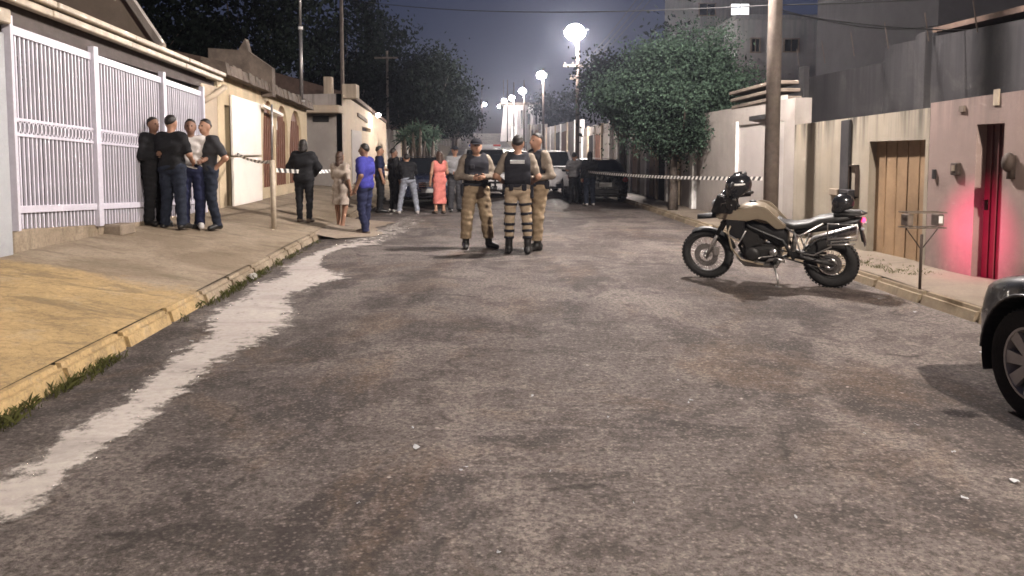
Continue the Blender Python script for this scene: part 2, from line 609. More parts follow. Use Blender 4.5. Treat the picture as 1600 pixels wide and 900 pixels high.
M['gable'] = wall_mat('unpainted gable render', (0.25, 0.205, 0.165), (0.09, 0.075, 0.06), 0.5, 0.2, 4.6, 2.5, (0.15, 0.125, 0.10), 0.5)
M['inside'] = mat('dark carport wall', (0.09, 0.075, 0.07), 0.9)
M['pillar'] = wall_mat('pale blue grey pillar paint', (0.42, 0.44, 0.46), (0.2, 0.2, 0.2), 0.4, 0.5, 3.1, 0.5)
M['white_metal'] = mat('white enamel', (0.62, 0.60, 0.68), 0.4, 0, 0.15, 9, 0.05)
M['gutter'] = mat('cream gutter paint', (0.50, 0.42, 0.32), 0.5, 0, 0.4, 4, 0.1)
M['tile'] = mat('old clay tile', (0.13, 0.085, 0.065), 0.85, 0, 0.5, 3, 0.4, 20)
M['slab'] = mat('mossy eave concrete', (0.19, 0.15, 0.12), 0.9, 0, 0.6, 2.2, 0.5, 12)
M['brown'] = mat('red brown shutter paint', (0.21, 0.095, 0.06), 0.6, 0, 0.3, 3)
M['maroon'] = mat('dark maroon door paint', (0.11, 0.035, 0.035), 0.5, 0, 0.35, 2)
M['orange'] = mat('rusty ochre sheet metal', (0.34, 0.225, 0.13), 0.6, 0, 0.5, 1.2, 0.15, 30)
M['white_sheet'] = mat('white sheet metal', (0.88, 0.82, 0.74), 0.5, 0, 0.12, 2.5, 0.06)
M['grey_sheet'] = mat('grey roller sheet', (0.41, 0.375, 0.35), 0.55, 0, 0.12, 2, 0.05)
M['dark'] = mat('dark parts and recess shade', (0.02, 0.018, 0.018), 0.9)  # near-black for small parts, and for shade painted into doorway and vent
M['glass'] = mat('dark window glass', (0.015, 0.017, 0.02), 0.12, 0, 0.2, 3, 0.0, spec=0.6)
M['steel'] = mat('galvanised steel', (0.38, 0.36, 0.35), 0.45, 0.8, 0.3, 12)
M['iron'] = mat('rusted iron', (0.07, 0.05, 0.04), 0.7, 0.4, 0.4, 15)
M['concrete_pole'] = mat('pole concrete', (0.20, 0.165, 0.14), 0.9, 0, 0.4, 5, 0.4, 30)
M['wire'] = mat('black cable sheath', (0.02, 0.02, 0.02), 0.7)
M['bark'] = mat('grey bark', (0.10, 0.08, 0.065), 0.9, 0, 0.5, 10, 0.7, 30)
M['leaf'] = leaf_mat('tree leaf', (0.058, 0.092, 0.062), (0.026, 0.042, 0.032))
M['leaf_shade'] = leaf_mat('shaded tree leaf', (0.010, 0.015, 0.011), (0.005, 0.008, 0.006))  # tree leaf again, its colour darkened to paint in the lack of light
M['grass'] = leaf_mat('kerb grass', (0.10, 0.105, 0.035), (0.05, 0.05, 0.02))
M['lamp_metal'] = mat('lamp housing', (0.25, 0.25, 0.26), 0.5, 0.6)
M['lens'] = emis('lit lamp lens', (1.0, 0.93, 0.88), 500.0)
M['lit_pane'] = emis('lit window pane', (0.92, 0.95, 1.0), 1.5)
M['white_plastic'] = mat('white plastic', (0.75, 0.73, 0.70), 0.4)

# ================================================================== SETTING
def gz(y):
    if y > 180:
        return 0.0003 * 145.0 ** 2 + 0.02 * (y - 180)
    return 0.0003 * max(0.0, y - 35.0) ** 2


def structure(mb, name, m, smooth=False, label=None):
    o = mb.build(name, m, None, smooth)
    o['kind'] = 'structure'
    if label: o['label'] = label
    return o


ys = [-40, -20, -10] + [k * 0.5 for k in range(-10, 80)] + list(range(40, 60, 2)) + list(range(60, 400, 8))


def strip(mb, fa, fb, z, n, y0, y1, jz=0.0):
    yy = [y for y in ys if y0 <= y <= y1]
    if not yy or yy[0] > y0: yy = [y0] + yy
    if yy[-1] < y1: yy = yy + [y1]
    o = len(mb.v)
    for y in yy:
        a, b = fa(y), fb(y)
        for k in range(n + 1):
            x = a + (b - a) * k / n
            mb.v.append((x, y, z(x, y) + (random.uniform(-jz, jz) if 0 < k < n else 0)))
    for i in range(len(yy) - 1):
        for k in range(n):
            q = o + i * (n + 1) + k
            mb.f.append((q, q + 1, q + n + 2, q + n + 1))
    return mb


# terrain
g = MB()
strip(g, lambda y: -350, lambda y: 350, lambda x, y: gz(y) - 0.06, 8, -40, 396)
structure(g, 'ground', M['soil'])
# road
g = MB()
strip(g, lambda y: XL(y) - 0.1, lambda y: XR(y) + 0.1, lambda x, y: gz(y) + 0.004 * math.sin(x * 1.7 + y * 0.6) + 0.003 * math.sin(y * 2.1), 14, -40, 300)
structure(g, 'road', M['asphalt'], True)

# pavements: left rises towards the houses
swz = lambda x, y: ground(x, y)
for a, b, m in ((-20, 14.3, 'pave_left'), (14.32, 60, 'pave_left'), (60.02, 200, 'pave_grey')):
    g = MB()
    strip(g, lambda y: WL(y) - 0.6, lambda y: XL(y) - 0.13, lambda x, y: ground(max(x, WL(y)), y) + 0.004 * math.sin(3 * x + 2 * y), 8, a, b)
    structure(g, 'pavement', M[m], True)
for a, b in ((-20, 20), (20.01, 200)):
    g = MB()
    strip(g, lambda y: XR(y) + 0.15, lambda y: WR(y) + 0.4, lambda x, y: ground(x, y) + 0.006 * math.sin(2.3 * x + 3.1 * y), 6, a, b)
    structure(g, 'pavement', M['pave_right'], True)


def kerb(line, sgn, top, y0, y1, skip, km):
    root = empty('kerb')
    root['kind'] = 'structure'
    y = y0
    while y < y1:
        ln = 0.95 if y < 40 else 4.0
        w = 0.16
        if not skip(y):
            e = random.uniform(-0.006, 0.006)
            dz = random.uniform(-0.008, 0.006)
            a, b = y + 0.0015, y + ln - 0.0015
            mb = MB()
            lo, hi = [], []
            for yy in (a, b):
                x = line(yy) + e
                z = gz(yy)
                lo.append(((x, yy, z - 0.05), (x + sgn * w, yy, z - 0.05)))
                hi.append(((x + sgn * 0.05, yy, z + top + dz), (x + sgn * w, yy, z + top + dz + 0.008)))
            mb.hexa((lo[0][0], lo[0][1], lo[1][1], lo[1][0]), (hi[0][0], hi[0][1], hi[1][1], hi[1][0]))
            mb.build('kerb_stone', M[km], root, False, 0.035, 2)
        y += ln
    return root


kerb(XL, -1, 0.124, -8.0, 120, lambda y: 14.3 < y < 18.2, 'pave_left')
kerb(XR, 1, 0.125, -8.0, 120, lambda y: False, 'kerb')


# dried cement wash along the left gutter: its outline taken from where it lies
def resample(pts, n):
    p = [Vector(q) for q in pts]
    d = [0.0]
    for i in range(1, len(p)):
        d.append(d[-1] + (p[i] - p[i - 1]).length)
    out = []
    for k in range(n):
        t = d[-1] * k / (n - 1)
        i = max(j for j in range(len(d)) if d[j] <= t + 1e-9)
        i = min(i, len(p) - 2)
        f = (t - d[i]) / max(1e-9, d[i + 1] - d[i])
        out.append(p[i].lerp(p[i + 1], f))
    return out


lp = [(-150, 835), (0, 744), (75, 719), (93, 682), (187, 632), (243, 589), (274, 555), (330, 527), (318, 508), (339, 480), (386, 464), (392, 446), (448, 432), (440, 420), (491, 396), (523, 384), (560, 372), (600, 352), (640, 338)]
rp = [(-150, 950), (0, 844), (93, 769), (103, 744), (143, 719), (174, 695), (230, 670), (243, 645), (311, 595), (330, 576), (386, 545), (448, 514), (460, 489), (450, 465), (485, 452), (520, 440), (545, 436), (530, 428), (500, 418), (506, 400), (540, 389), (590, 384), (640, 362), (672, 342)]
NW = 600
lq = resample([hit(u, v, 0) for u, v in lp], NW)
rq = resample([hit(u, v, 0) for u, v in rp], NW)
sm = lambda q: [sum((q[max(0, min(NW - 1, i + k))] for k in range(-5, 6)), Vector((0, 0, 0))) / 11 for i in range(NW)]
lq, rq = sm(lq), sm(rq)
g = MB()
cols_ = 10
edge_v = []
for i in range(NW):
    w = (rq[i] - lq[i])
    n_ = w.normalized()
    a, b = lq[i] - n_ * 0.13, rq[i] + n_ * 0.13
    L_ = (b - a).length
    for k in range(cols_ + 1):
        t = [0, 0.03, 0.08, 0.16, 0.3, 0.5, 0.7, 0.84, 0.92, 0.97, 1][k]
        p = a.lerp(b, t)
        g.v.append((p.x, p.y, 0.013))
        endf = min(1.0, min(i, NW - 1 - i) / 25) * (1.0 if p.y < 12.5 else max(0.42, 1.0 - (p.y - 12.5) * 0.35))
        edge_v.append(min(1.0, min(t, 1 - t) * L_ / 0.34) * endf)
for i in range(NW - 1):
    for k in range(cols_):
        q = i * (cols_ + 1) + k
        g.f.append((q, q + 1, q + cols_ + 2, q + cols_ + 1))
o = structure(g, 'cement_wash', M['wash'], True)
at_ = o.data.attributes.new('edge', 'FLOAT', 'POINT')
at_.data.foreach_set('value', edge_v)

# driveway ramp where the kerb stops
g = MB()


def ramp_pt(a, b):
    y = 14.3 + 3.9 * a
    o = (0.95 + 0.12 * math.sin(9 * a) + 0.05 * math.sin(31 * a)) * min(1.0, 0.35 + 6 * min(a, 1 - a))
    x = XL(y) - 0.16 + (o + 0.16) * b
    return (x, y, 0.12 - 0.102 * b ** 0.8)


g.grid(ramp_pt, 40, 8)
structure(g, 'driveway_ramp', M['pave_grey'], True)


# ------------------------------------------------------------------ walls
def wall_seg(mb, pa, pb, zb, zt, th, openings=()):
    """pa, pb: (x, y); zb, zt: (start, end); th: thickness vector (x, y); openings: (t0, t1, z0, z1)"""
    cuts = sorted({0.0, 1.0, *[o[0] for o in openings], *[o[1] for o in openings]})
    P = lambda t, z, k: (pa[0] + (pb[0] - pa[0]) * t + th[0] * k, pa[1] + (pb[1] - pa[1]) * t + th[1] * k, z)
    L = lambda z, t: z[0] + (z[1] - z[0]) * t
    for a, b in zip(cuts, cuts[1:]):
        spans = [((L(zb, a), L(zb, b)), (L(zt, a), L(zt, b)))]
        for o in openings:
            if o[0] <= a + 1e-6 and o[1] >= b - 1e-6:
                new = []
                for lo, hi in spans:
                    if o[2] > max(lo):
                        new.append((lo, (o[2], o[2])))
                    if o[3] < min(hi):
                        new.append(((o[3], o[3]), hi))
                spans = new
        for lo, hi in spans:
            mb.hexa((P(a, lo[0], 0), P(b, lo[1], 0), P(b, lo[1], 1), P(a, lo[0], 1)),
                    (P(a, hi[0], 0), P(b, hi[1], 0), P(b, hi[1], 1), P(a, hi[0], 1)))
    return mb


# ================================================================== LEFT: house with carport and barred gate
yG0, yG1 = wall_y(18, WL), wall_y(318, WL)
house = empty('carport_house', (0, 0, 0), 0, 'low house with dark carport, cream gutter and bare gable behind white barred gate', 'house')
gline = lambda y: WL(y)
ztop = lambda y: 2.99 + (2.74 - 2.99) * (y - 8.6) / (14.6 - 8.6)
zrail = lambda y: 0.97 + (0.79 - 0.97) * (y - 8.6) / (12.3 - 8.6)
zfoot = lambda y: 0.76 + (0.53 - 0.76) * (y - 8.6) / (12.2 - 8.6)
# plinth below the bars
mb = MB()
wall_seg(mb, (WL(yG0), yG0), (WL(10.55), 10.55), (0.3, 0.3), (zfoot(yG0) - 0.015, zfoot(10.55) - 0.015), (-0.16, 0))
mb.build('plinth', M['pave_left'], house, False, 0.012)
mb = MB()
wall_seg(mb, (WL(10.56) - 0.0, 10.56), (WL(yG1), yG1), (0.3, 0.3), (zfoot(10.56) - 0.06, 0.50), (-0.16, 0))
mb.build('plinth', M['pave_left'], house, False, 0.012)
mb = MB()
mb.box((WL(11.0) + 0.12, 10.95, 0.52), (0.26, 0.42, 0.16))
mb.build('step', M['pave_grey'], house, False, 0.02)
# street pillar
mb = MB()
mb.box((WL(7.95) - 0.25, 7.93, 1.62), (0.55, 1.16, 2.6))
mb.build('pillar', M['pillar'], house, False, 0.012)
mb = MB()
zc = zat(8, 22, 8.4)
mb.box((WL(7.95) - 0.24, 8.0, zc), (0.62, 1.16, 0.16))
mb.build('pillar_cap', M['gutter'], house, False, 0.015)
# end wall beside the gate
mb = MB()
wall_seg(mb, (WL(yG1), yG1 + 0.02), (WL(15.7), 15.7), (0.3, 0.3), (2.95, 2.95), (-0.2, 0))
mb.build('end_wall', M['beige'], house)
mb = MB()
mb.tube([at(318, 158, yG1 + 0.1), at(336, 148, 15.2), at(351, 136, 15.66)], 0.06, 8)
mb.build('drain_pipe', M['beige'], house, True)
# carport shell
mb = MB()
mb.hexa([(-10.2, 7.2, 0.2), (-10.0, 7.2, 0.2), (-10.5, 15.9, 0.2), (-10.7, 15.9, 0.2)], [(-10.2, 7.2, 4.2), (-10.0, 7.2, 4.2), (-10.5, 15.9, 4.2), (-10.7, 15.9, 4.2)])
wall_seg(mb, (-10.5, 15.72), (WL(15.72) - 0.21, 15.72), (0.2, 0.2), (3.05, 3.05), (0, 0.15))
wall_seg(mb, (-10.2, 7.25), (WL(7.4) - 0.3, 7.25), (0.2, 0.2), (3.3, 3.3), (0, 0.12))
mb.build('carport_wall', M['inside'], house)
mb = MB()
mb.grid(lambda a, b: (WL(7 + 8.7 * a) - 0.2 - 4.4 * b, 7 + 8.7 * a, 0.40), 4, 4)
mb.build('carport_floor', M['pave_grey'], house)
# roof over the carport
yA, yB = 7.2, wall_y(353, WL, 0.15)
gzA, gzB = 3.36, 3.10
off = 0.15
mb = MB()
ex = lambda y: WL(y) + off - 0.08
mb.hexa([(ex(yA), yA, gzA + 0.0), (ex(yB), yB, gzB + 0.0), (-10.6, yB, gzB + 1.0), (-10.3, yA, gzA + 1.0)],
        [(ex(yA), yA, gzA + 0.09), (ex(yB), yB, gzB + 0.09), (-10.6, yB, gzB + 1.1), (-10.3, yA, gzA + 1.1)])
mb.build('roof', M['tile'], house)
# tile rolls on the roof
mb = MB()
y = yA + 0.1
while y < yB:
    z = gzA + (gzB - gzA) * (y - yA) / (yB - yA)
    mb.tube([(ex(y) + 0.02, y, z + 0.11), (-10.4, y, z + 1.12)], 0.06, 6)
    y += 0.21
o = mb.build('roof_tile_roll', M['tile'], house, True)
o['kind'] = 'stuff'
# gutter: two stepped boards, joints
for k, (dz, dx, h) in enumerate(((0.045, 0.06, 0.075), (-0.06, 0.0, 0.085))):
    y = yA
    n = 0
    while y < yB - 0.1:
        y2 = min(y + 2.15, yB)
        za = gzA + (gzB - gzA) * (y - yA) / (yB - yA) + dz
        zb = gzA + (gzB - gzA) * (y2 - yA) / (yB - yA) + dz
        j = 0.006 * (n % 2)
        mb = MB()
        wall_seg(mb, (WL(y) + off + dx + j, y + 0.006), (WL(y2) + off + dx + j, y2 - 0.006), (za, zb), (za + h, zb + h), (-0.11, 0))
        mb.build('gutter', M['gutter'], house, False, 0.012)
        y = y2
        n += 1
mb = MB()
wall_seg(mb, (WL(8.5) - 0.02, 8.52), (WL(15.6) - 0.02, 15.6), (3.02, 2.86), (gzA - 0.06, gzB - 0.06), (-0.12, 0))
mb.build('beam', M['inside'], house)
# gable of the house behind, with its pale verge board
gy = 12.6
pts = [at(250, 66, gy), at(197, -8, gy), at(160, -60, gy), at(20, -20, gy)]
base = [Vector((-12.2, gy, 3.3)), Vector((pts[0].x, gy, 3.3))]
mb = MB()
mb.ext([base[0], base[1], pts[0], pts[1], pts[2], Vector((-12.2, gy, pts[2].z))], (0, 0.22, 0))
mb.build('gable', M['gable'], house)
mb = MB()
mb.tube([pts[0] + Vector((0.05, -0.08, -0.05)), pts[1] + Vector((0.05, -0.08, 0)), pts[2] + Vector((0.05, -0.08, 0))], 0.075, 4)
mb.build('verge_board', M['grey_wall'], house)

# the gate itself, every bar its own
gate = empty('barred_gate', (WL(11.5), 11.5, 0.6), 0, 'tall white metal gate of thin vertical bars on yellow plinth', 'gate')


def gpart(mb, name, bevel=0.004, m='white_metal'):
    o = mb.build(name, M[m], gate, False, bevel)
    o.matrix_parent_inverse = gate.matrix_world.inverted() if False else Matrix.Translation(-Vector(gate.location))
    return o


def rail(name, zf, y0, y1, h, d, push=0.02):
    mb = MB()
    wall_seg(mb, (WL(y0) + push, y0), (WL(y1) + push, y1), (zf(y0) - h / 2, zf(y1) - h / 2), (zf(y0) + h / 2, zf(y1) + h / 2), (-d, 0))
    gpart(mb, name)


rail('top_rail', ztop, yG0, yG1, 0.10, 0.06)
rail('bottom_rail', zrail, yG0, 12.4, 0.085, 0.06, 0.03)
rail('bottom_rail', zrail, 12.45, yG1, 0.06, 0.06, 0.03)
rail('middle_rail', lambda y: 1.995 - 0.035 * (y - 8.6), yG0, yG1, 0.035, 0.05)
rail('middle_rail', lambda y: 1.82 - 0.035 * (y - 8.6), yG0, yG1, 0.035, 0.05)
for y, w in ((wall_y(150, WL), 0.11), (wall_y(256, WL), 0.09), (yG1 - 0.03, 0.07), (yG0 + 0.02, 0.05)):
    mb = MB()
    mb.box((WL(y) + 0.02, y, (zfoot(y) - 0.03 + ztop(y) + 0.14) / 2), (0.09, w, ztop(y) + 0.17 - zfoot(y)))
    gpart(mb, 'post')
bm_ = MB()
bm_.box((0, 0, 0.5), (0.026, 0.026, 1.0))
bar_me = bm_.mesh('bar')
bar_me.materials.append(M['white_metal'])
y = yG0 + 0.10
posts = [wall_y(150, WL), wall_y(256, WL)]
while y < yG1 - 0.05:
    if all(abs(y - p) > 0.07 for p in posts):
        o = bpy.data.objects.new('bar', bar_me)
        col.objects.link(o)
        o.parent = gate
        z0 = max(0.5, zfoot(y) - 0.01)
        o.location = Vector((WL(y) - 0.012 + random.uniform(-0.003, 0.003), y, z0)) - Vector(gate.location)
        o.scale = (1, 1, ztop(y) - 0.03 - z0)
    y += 0.088
# scrolls in the middle band
sc = MB()
sc.tube([(0, 0.036 * math.cos(a), 0.07 * math.sin(a)) for a in np.linspace(0, 2 * PI, 11)[:-1]], 0.009, 5, closed=True)
sc_me = sc.mesh('scroll', True)
sc_me.materials.append(M['white_metal'])
y = yG0 + 0.145
while y < yG1 - 0.1:
    o = bpy.data.objects.new('scroll', sc_me)
    col.objects.link(o)
    o.parent = gate
    o.location = Vector((WL(y) + 0.01, y, 1.907 - 0.035 * (y - 8.6))) - Vector(gate.location)
    y += 0.088

# ================================================================== LEFT: cream house with brown arches
hs = empty('arched_house', (0, 0, 0), 0, 'cream rendered house with three red brown arches and mossy tiled eave', 'house')
y0, y1 = yB + 0.06, wall_y(481, WL)
ya = [wall_y(u, WL) for u in (411.5, 432, 453, 474)]
span = y1 - y0
T = lambda y: (y - y0) / span
zr = lambda y: 3.22 + (2.98 - 3.22) * T(y)
arch_z0 = 0.75
ops = [(T(wall_y(353.5, WL)), T(wall_y(362, WL)), 0.2, 2.62)]
arches = []
for k in range(3):
    a, b = ya[k] + 0.03, ya[k + 1] - 0.10
    top = zr((a + b) / 2) - 0.17
    arches.append((a, b, top))
    ops.append((T(a), T(b), arch_z0 if k < 3 else 0.4, top + 0.02))
mb = MB()
wall_seg(mb, (WL(y0), y0), (WL(y1), y1), (0.25, 0.25), (zr(y0), zr(y1)), (-0.22, 0), ops)
for a, b, top in arches:                                   # arch heads
    sp = 1.15
    n = 14
    for i in range(n):
        t0, t1 = i / n, (i + 1) / n
        f = lambda t: top - sp + sp * math.sqrt(max(0, 1 - abs(2 * t - 1) ** 2.3))
        q = []
        for kx in (0.0, -0.22):
            q.append([(WL(a + (b - a) * t) + kx, a + (b - a) * t, z) for t, z in ((t0, f(t0)), (t1, f(t1)), (t1, top + 0.02), (t0, top + 0.02))])
        mb.hexa(q[0], q[1])
mb.build('wall', M['cream'], hs)
for k, (a, b, top) in enumerate(arches):
    mb = MB()
    wall_seg(mb, (WL(a - 0.05) - 0.09, a - 0.05), (WL(b + 0.05) - 0.09, b + 0.05), (arch_z0 - 0.05,) * 2, (top + 0.0,) * 2, (-0.05, 0))
    sh = mb.build('shutter', M['brown'], hs)
    for t in np.linspace(0.1, 0.9, 6):
        m2 = MB()
        yy = a + (b - a) * t
        m2.box((WL(yy) - 0.075, yy, (arch_z0 + top - 0.3) / 2), (0.03, 0.035, top - 0.3 - arch_z0))
        m2.build('slat', M['brown'], sh)
mb = MB()
mb.box((WL(ya[1]) - 0.07, ya[1] + 0.3, zat(436, 195, ya[1])), (0.02, 0.16, 0.24))
mb.build('notice', M['white_plastic'], hs)
# lintel bar above first shutter
mb = MB()
p, q = at(410, 165, wall_y(410, WL, 0.1)), at(441, 180, wall_y(441, WL, 0.1))
mb.tube([p, q], 0.05, 4)
mb.build('awning_bar', M['white_sheet'], hs)
# white sheet metal leaf standing open against the wall
d0, d1 = wall_y(366, WL, 0.08), wall_y(410, WL, 0.08)
for k, (za, zb) in enumerate(((0.47, 1.52), (1.56, 2.85))):
    mb = MB()
    wall_seg(mb, (WL(d0) + 0.08, d0), (WL(d1) + 0.08, d1), (za, za), (zb, zb - 0.05 if k else zb), (-0.06, 0))
    mb.build('sheet_panel', M['white_sheet'], hs, False, 0.01)
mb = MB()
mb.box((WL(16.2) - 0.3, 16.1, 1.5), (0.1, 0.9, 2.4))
mb.build('doorway_shade', M['dark'], hs)  # dark board behind the gap, coloured as the doorway's shade
# eave slab and roof
mb = MB()
n = 40
for i in range(n):
    a, b = y0 - 0.05 + (span + 0.1) * i / n, y0 - 0.05 + (span + 0.1) * (i + 1) / n
    j = random.uniform(-0.02, 0.03)
    h = random.uniform(-0.02, 0.03)
    mb.hexa([(WL(a) + 0.24 + j, a, zr(a) - 0.02), (WL(b) + 0.24 + j, b, zr(b) - 0.02), (WL(b) - 0.3, b, zr(b) + 0.01), (WL(a) - 0.3, a, zr(a) + 0.01)],
            [(WL(a) + 0.20 + j, a, zr(a) + 0.20 + h), (WL(b) + 0.20 + j, b, zr(b) + 0.20 + h), (WL(b) - 0.3, b, zr(b) + 0.34), (WL(a) - 0.3, a, zr(a) + 0.34)])
mb.build('eave', M['slab'], hs, False, 0.02)
mb = MB()
mb.hexa([(WL(y0) - 0.2, y0, zr(y0) + 0.2), (WL(y1) - 0.2, y1, zr(y1) + 0.2), (WL(y1) - 4.2, y1, zr(y1) + 0.6), (WL(y0) - 4.2, y0, zr(y0) + 0.6)],
        [(WL(y0) - 0.2, y0, zr(y0) + 0.32), (WL(y1) - 0.2, y1, zr(y1) + 0.32), (WL(y1) - 4.2, y1, zr(y1) + 1.2), (WL(y0) - 4.2, y0, zr(y0) + 1.2)])
mb.build('roof', M['tile'], hs)
mb = MB()
wall_seg(mb, (-9.6, y0 + 0.02), (WL(y0) - 0.23, y0 + 0.02), (0.2, 0.2), (4.0, zr(y0) + 0.1), (0, 0.2))
mb.build('side_wall', M['slab'], hs)
mb = MB()
mb.ext([at(325, 75, 19.0), at(372, 78, 19.0), at(383, 60, 19.0), at(388, 80, 19.0), at(425, 106, 19.0), Vector((at(425, 106, 19).x, 19.0, 3.0)), Vector((at(325, 75, 19).x, 19.0, 3.0))], (0, 0.25, 0))
mb.build('roof_gable', M['slab'], hs)

# ================================================================== LEFT: beige house whose flank faces down the street
hb = empty('beige_house', (0, 0, 0), 0, 'tall beige house with flat canopy and small white lamp on its wall', 'house')
cy = 27.0
cx0, cx1 = at(470, 290, cy).x, at(536, 290, cy).x
BL = lambda y: cx1 - 0.045 * (y - cy)
z145 = zat(540, 146, cy)
mb = MB()
wall_seg(mb, (cx0 - 3.0, cy), (cx1, cy), (0.2, 0.2), (zat(500, 150, cy), z145), (0, 0.2),)
mb.build('front_wall', M['grey_wall'], hb)
mb = MB()
yE = 41.0
wall_seg(mb, (BL(cy) + 0.004, cy + 0.0), (BL(yE), yE), (0.2, 0.3), (z145, 3.2), (-0.2, 0), [(0.35, 0.55, 2.55, 2.72)])
mb.build('street_wall', M['beige'], hb)
mb = MB()
a, b = zat(500, 178, cy), zat(500, 166, cy)
mb.box(((cx0 + cx1) / 2 - 0.2, cy - 0.4, (a + b) / 2), (cx1 - cx0 + 0.5, 0.78, b - a))
mb.build('canopy', M['beige'], hb, False, 0.02)
mb = MB()
mb.box((cx0 + 0.75, cy - 0.03, zat(500, 186, cy)), (0.55, 0.05, 0.2))
mb.build('vent_opening', M['dark'], hb)  # no hole cut: the dark colour paints the opening's shade
mb = MB()
mb.box((cx0 + 0.95, cy + 0.35, zat(500, 130, cy) - 0.2), (0.3, 0.3, 0.9))
mb.box((cx0 + 1.7, cy + 0.5, z145 + 0.1), (0.5, 0.6, 0.5))
mb.build('parapet_block', M['beige'], hb, False, 0.02)
mb = MB()
mb.hexa([(BL(30) + 0.05, 30, 3.7), (BL(yE) + 0.05, yE, 3.2), (BL(yE) - 4, yE, 3.4), (BL(30) - 4, 30, 4.0)],
        [(BL(30) + 0.05, 30, 3.85), (BL(yE) + 0.05, yE, 3.35), (BL(yE) - 4, yE, 4.4), (BL(30) - 4, 30, 5.0)])
mb.build('roof', M['tile'], hb)
mb = MB()
wy = wall_y(566, BL)
wall_seg(mb, (BL(wy - 1.2) + 0.05, wy - 1.2), (BL(wy + 1.6) + 0.05, wy + 1.6), (zat(552, 182, wy - 1), zat(580, 192, wy + 1.6)), (zat(552, 182, wy - 1) + 0.14, zat(580, 192, wy + 1.6) + 0.14), (-0.1, 0))
mb.build('ledge', M['slab'], hb)
# doors / garage in the street wall
mb = MB()
wall_seg(mb, (BL(29) + 0.03, 29), (BL(31.6) + 0.03, 31.6), (0.45, 0.45), (2.5, 2.5), (-0.05, 0))
mb.build('door', M['grey_sheet'], hb)

# next front walls further along on the left
for i, (a, b, z, m, lab) in enumerate(((41.1, 50, 2.9, 'grey_wall', 'pale grey garden wall behind the parked dark car'), (50.1, 66, 3.2, 'beige', 'beige garden wall behind the left street trees'), (66.1, 100, 4.2, 'grey_wall', 'long grey frontage far along left side of street'))):
    h_ = empty('front_wall', (0, 0, 0), 0, lab, 'wall', 'front walls further along the street')
    mb = MB()
    wall_seg(mb, (WL(a) + 0.6, a), (WL(b) + 0.6, b), (gz(a) - 0.1, gz(b) - 0.1), (z + gz(a), z + gz(b)), (-0.25, 0))
    mb.build('wall', M[m], h_)
    n = int((b - a) / 3)
    for k in range(n):
        yy = a + 1.5 + k * 3
        mb = MB()
        mb.box((WL(yy) + 0.63, yy, gz(yy) + z / 2), (0.12, 0.35, z + 0.1))
        mb.build('pilaster', M['white_plastic' if k % 2 else 'grey_wall'], h_, False, 0.01)
        if k % 2 == 0:
            mb = MB()
            mb.box((WL(yy + 1.4) + 0.61, yy + 1.4, gz(yy) + 1.25), (0.06, 2.0, 2.2))
            mb.build('gate', M['grey_sheet'], h_)

# small lamp on the beige wall
ly = wall_y(584, BL, 0.1)
lp_ = at(584, 178, ly)
wl = empty('wall_lamp', (BL(ly), ly, lp_.z), 0, 'small white lit lamp high on the beige house wall', 'lamp')
mb = MB()
mb.tube([(0, 0, -0.05), (0.2, 0, 0.0), (0.32, 0, 0.0)], 0.02, 6)
mb.build('bracket', M['lamp_metal'], wl)
mb = MB()
mb.ball((0.34, 0, -0.06), (0.11, 0.11, 0.09), 12, 8)
mb.build('globe', emis('lit wall lamp globe', (1, 0.95, 0.9), 40.0), wl, True)
ld = bpy.data.lights.new('wall_lamp_light', 'POINT'); ld.energy = 90; ld.shadow_soft_size = 0.1; ld.color = (1, 0.9, 0.8)
lo_ = bpy.data.objects.new('wall_lamp_light', ld); col.objects.link(lo_); lo_.parent = wl; lo_.location = (0.55, -0.1, -0.2)

# ================================================================== RIGHT: front walls
yP = wall_y(1450, WR)
yC = wall_y(1240, WR)
yW = 19.6
# pink wall
pk = empty('pink_wall', (0, 0, 0), 0, 'dusty pink front wall with narrow maroon door nearest the camera', 'wall')
d0, d1 = wall_y(1566, WR), wall_y(1523, WR)
pa, pb = (WR(2.0), 2.0), (WR(yP), yP)
Tp = lambda y: (y - 2.0) / (yP - 2.0)
zt = lambda y: 2.25 + (2.36 - 2.25) * (yP - y) / (yP - 8.2)
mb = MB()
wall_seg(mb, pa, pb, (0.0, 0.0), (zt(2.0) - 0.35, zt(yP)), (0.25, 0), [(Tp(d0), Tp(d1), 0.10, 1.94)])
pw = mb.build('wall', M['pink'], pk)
mb = MB()
wall_seg(mb, (WR(d0) + 0.12, d0 - 0.03), (WR(d1) + 0.12, d1 + 0.03), (0.1, 0.1), (1.96, 1.96), (0.05, 0))
dr = mb.build('door', M['maroon'], pk)
for t in (0.25, 0.5, 0.75):
    yy = d0 + (d1 - d0) * t
    m2 = MB(); m2.box((WR(yy) + 0.112, yy, 1.03), (0.02, 0.02, 1.8)); m2.build('rib', M['maroon'], dr)
m2 = MB(); m2.box((WR(d1) + 0.09, d1 - 0.07, 1.0), (0.05, 0.03, 0.12)); m2.build('handle', M['iron'], dr, False, 0.006)


def on_right(u, v, off=0.0):
    y = wall_y(u, WR, off)
    return Vector((WR(y) + off, y, zat(u, v, y)))


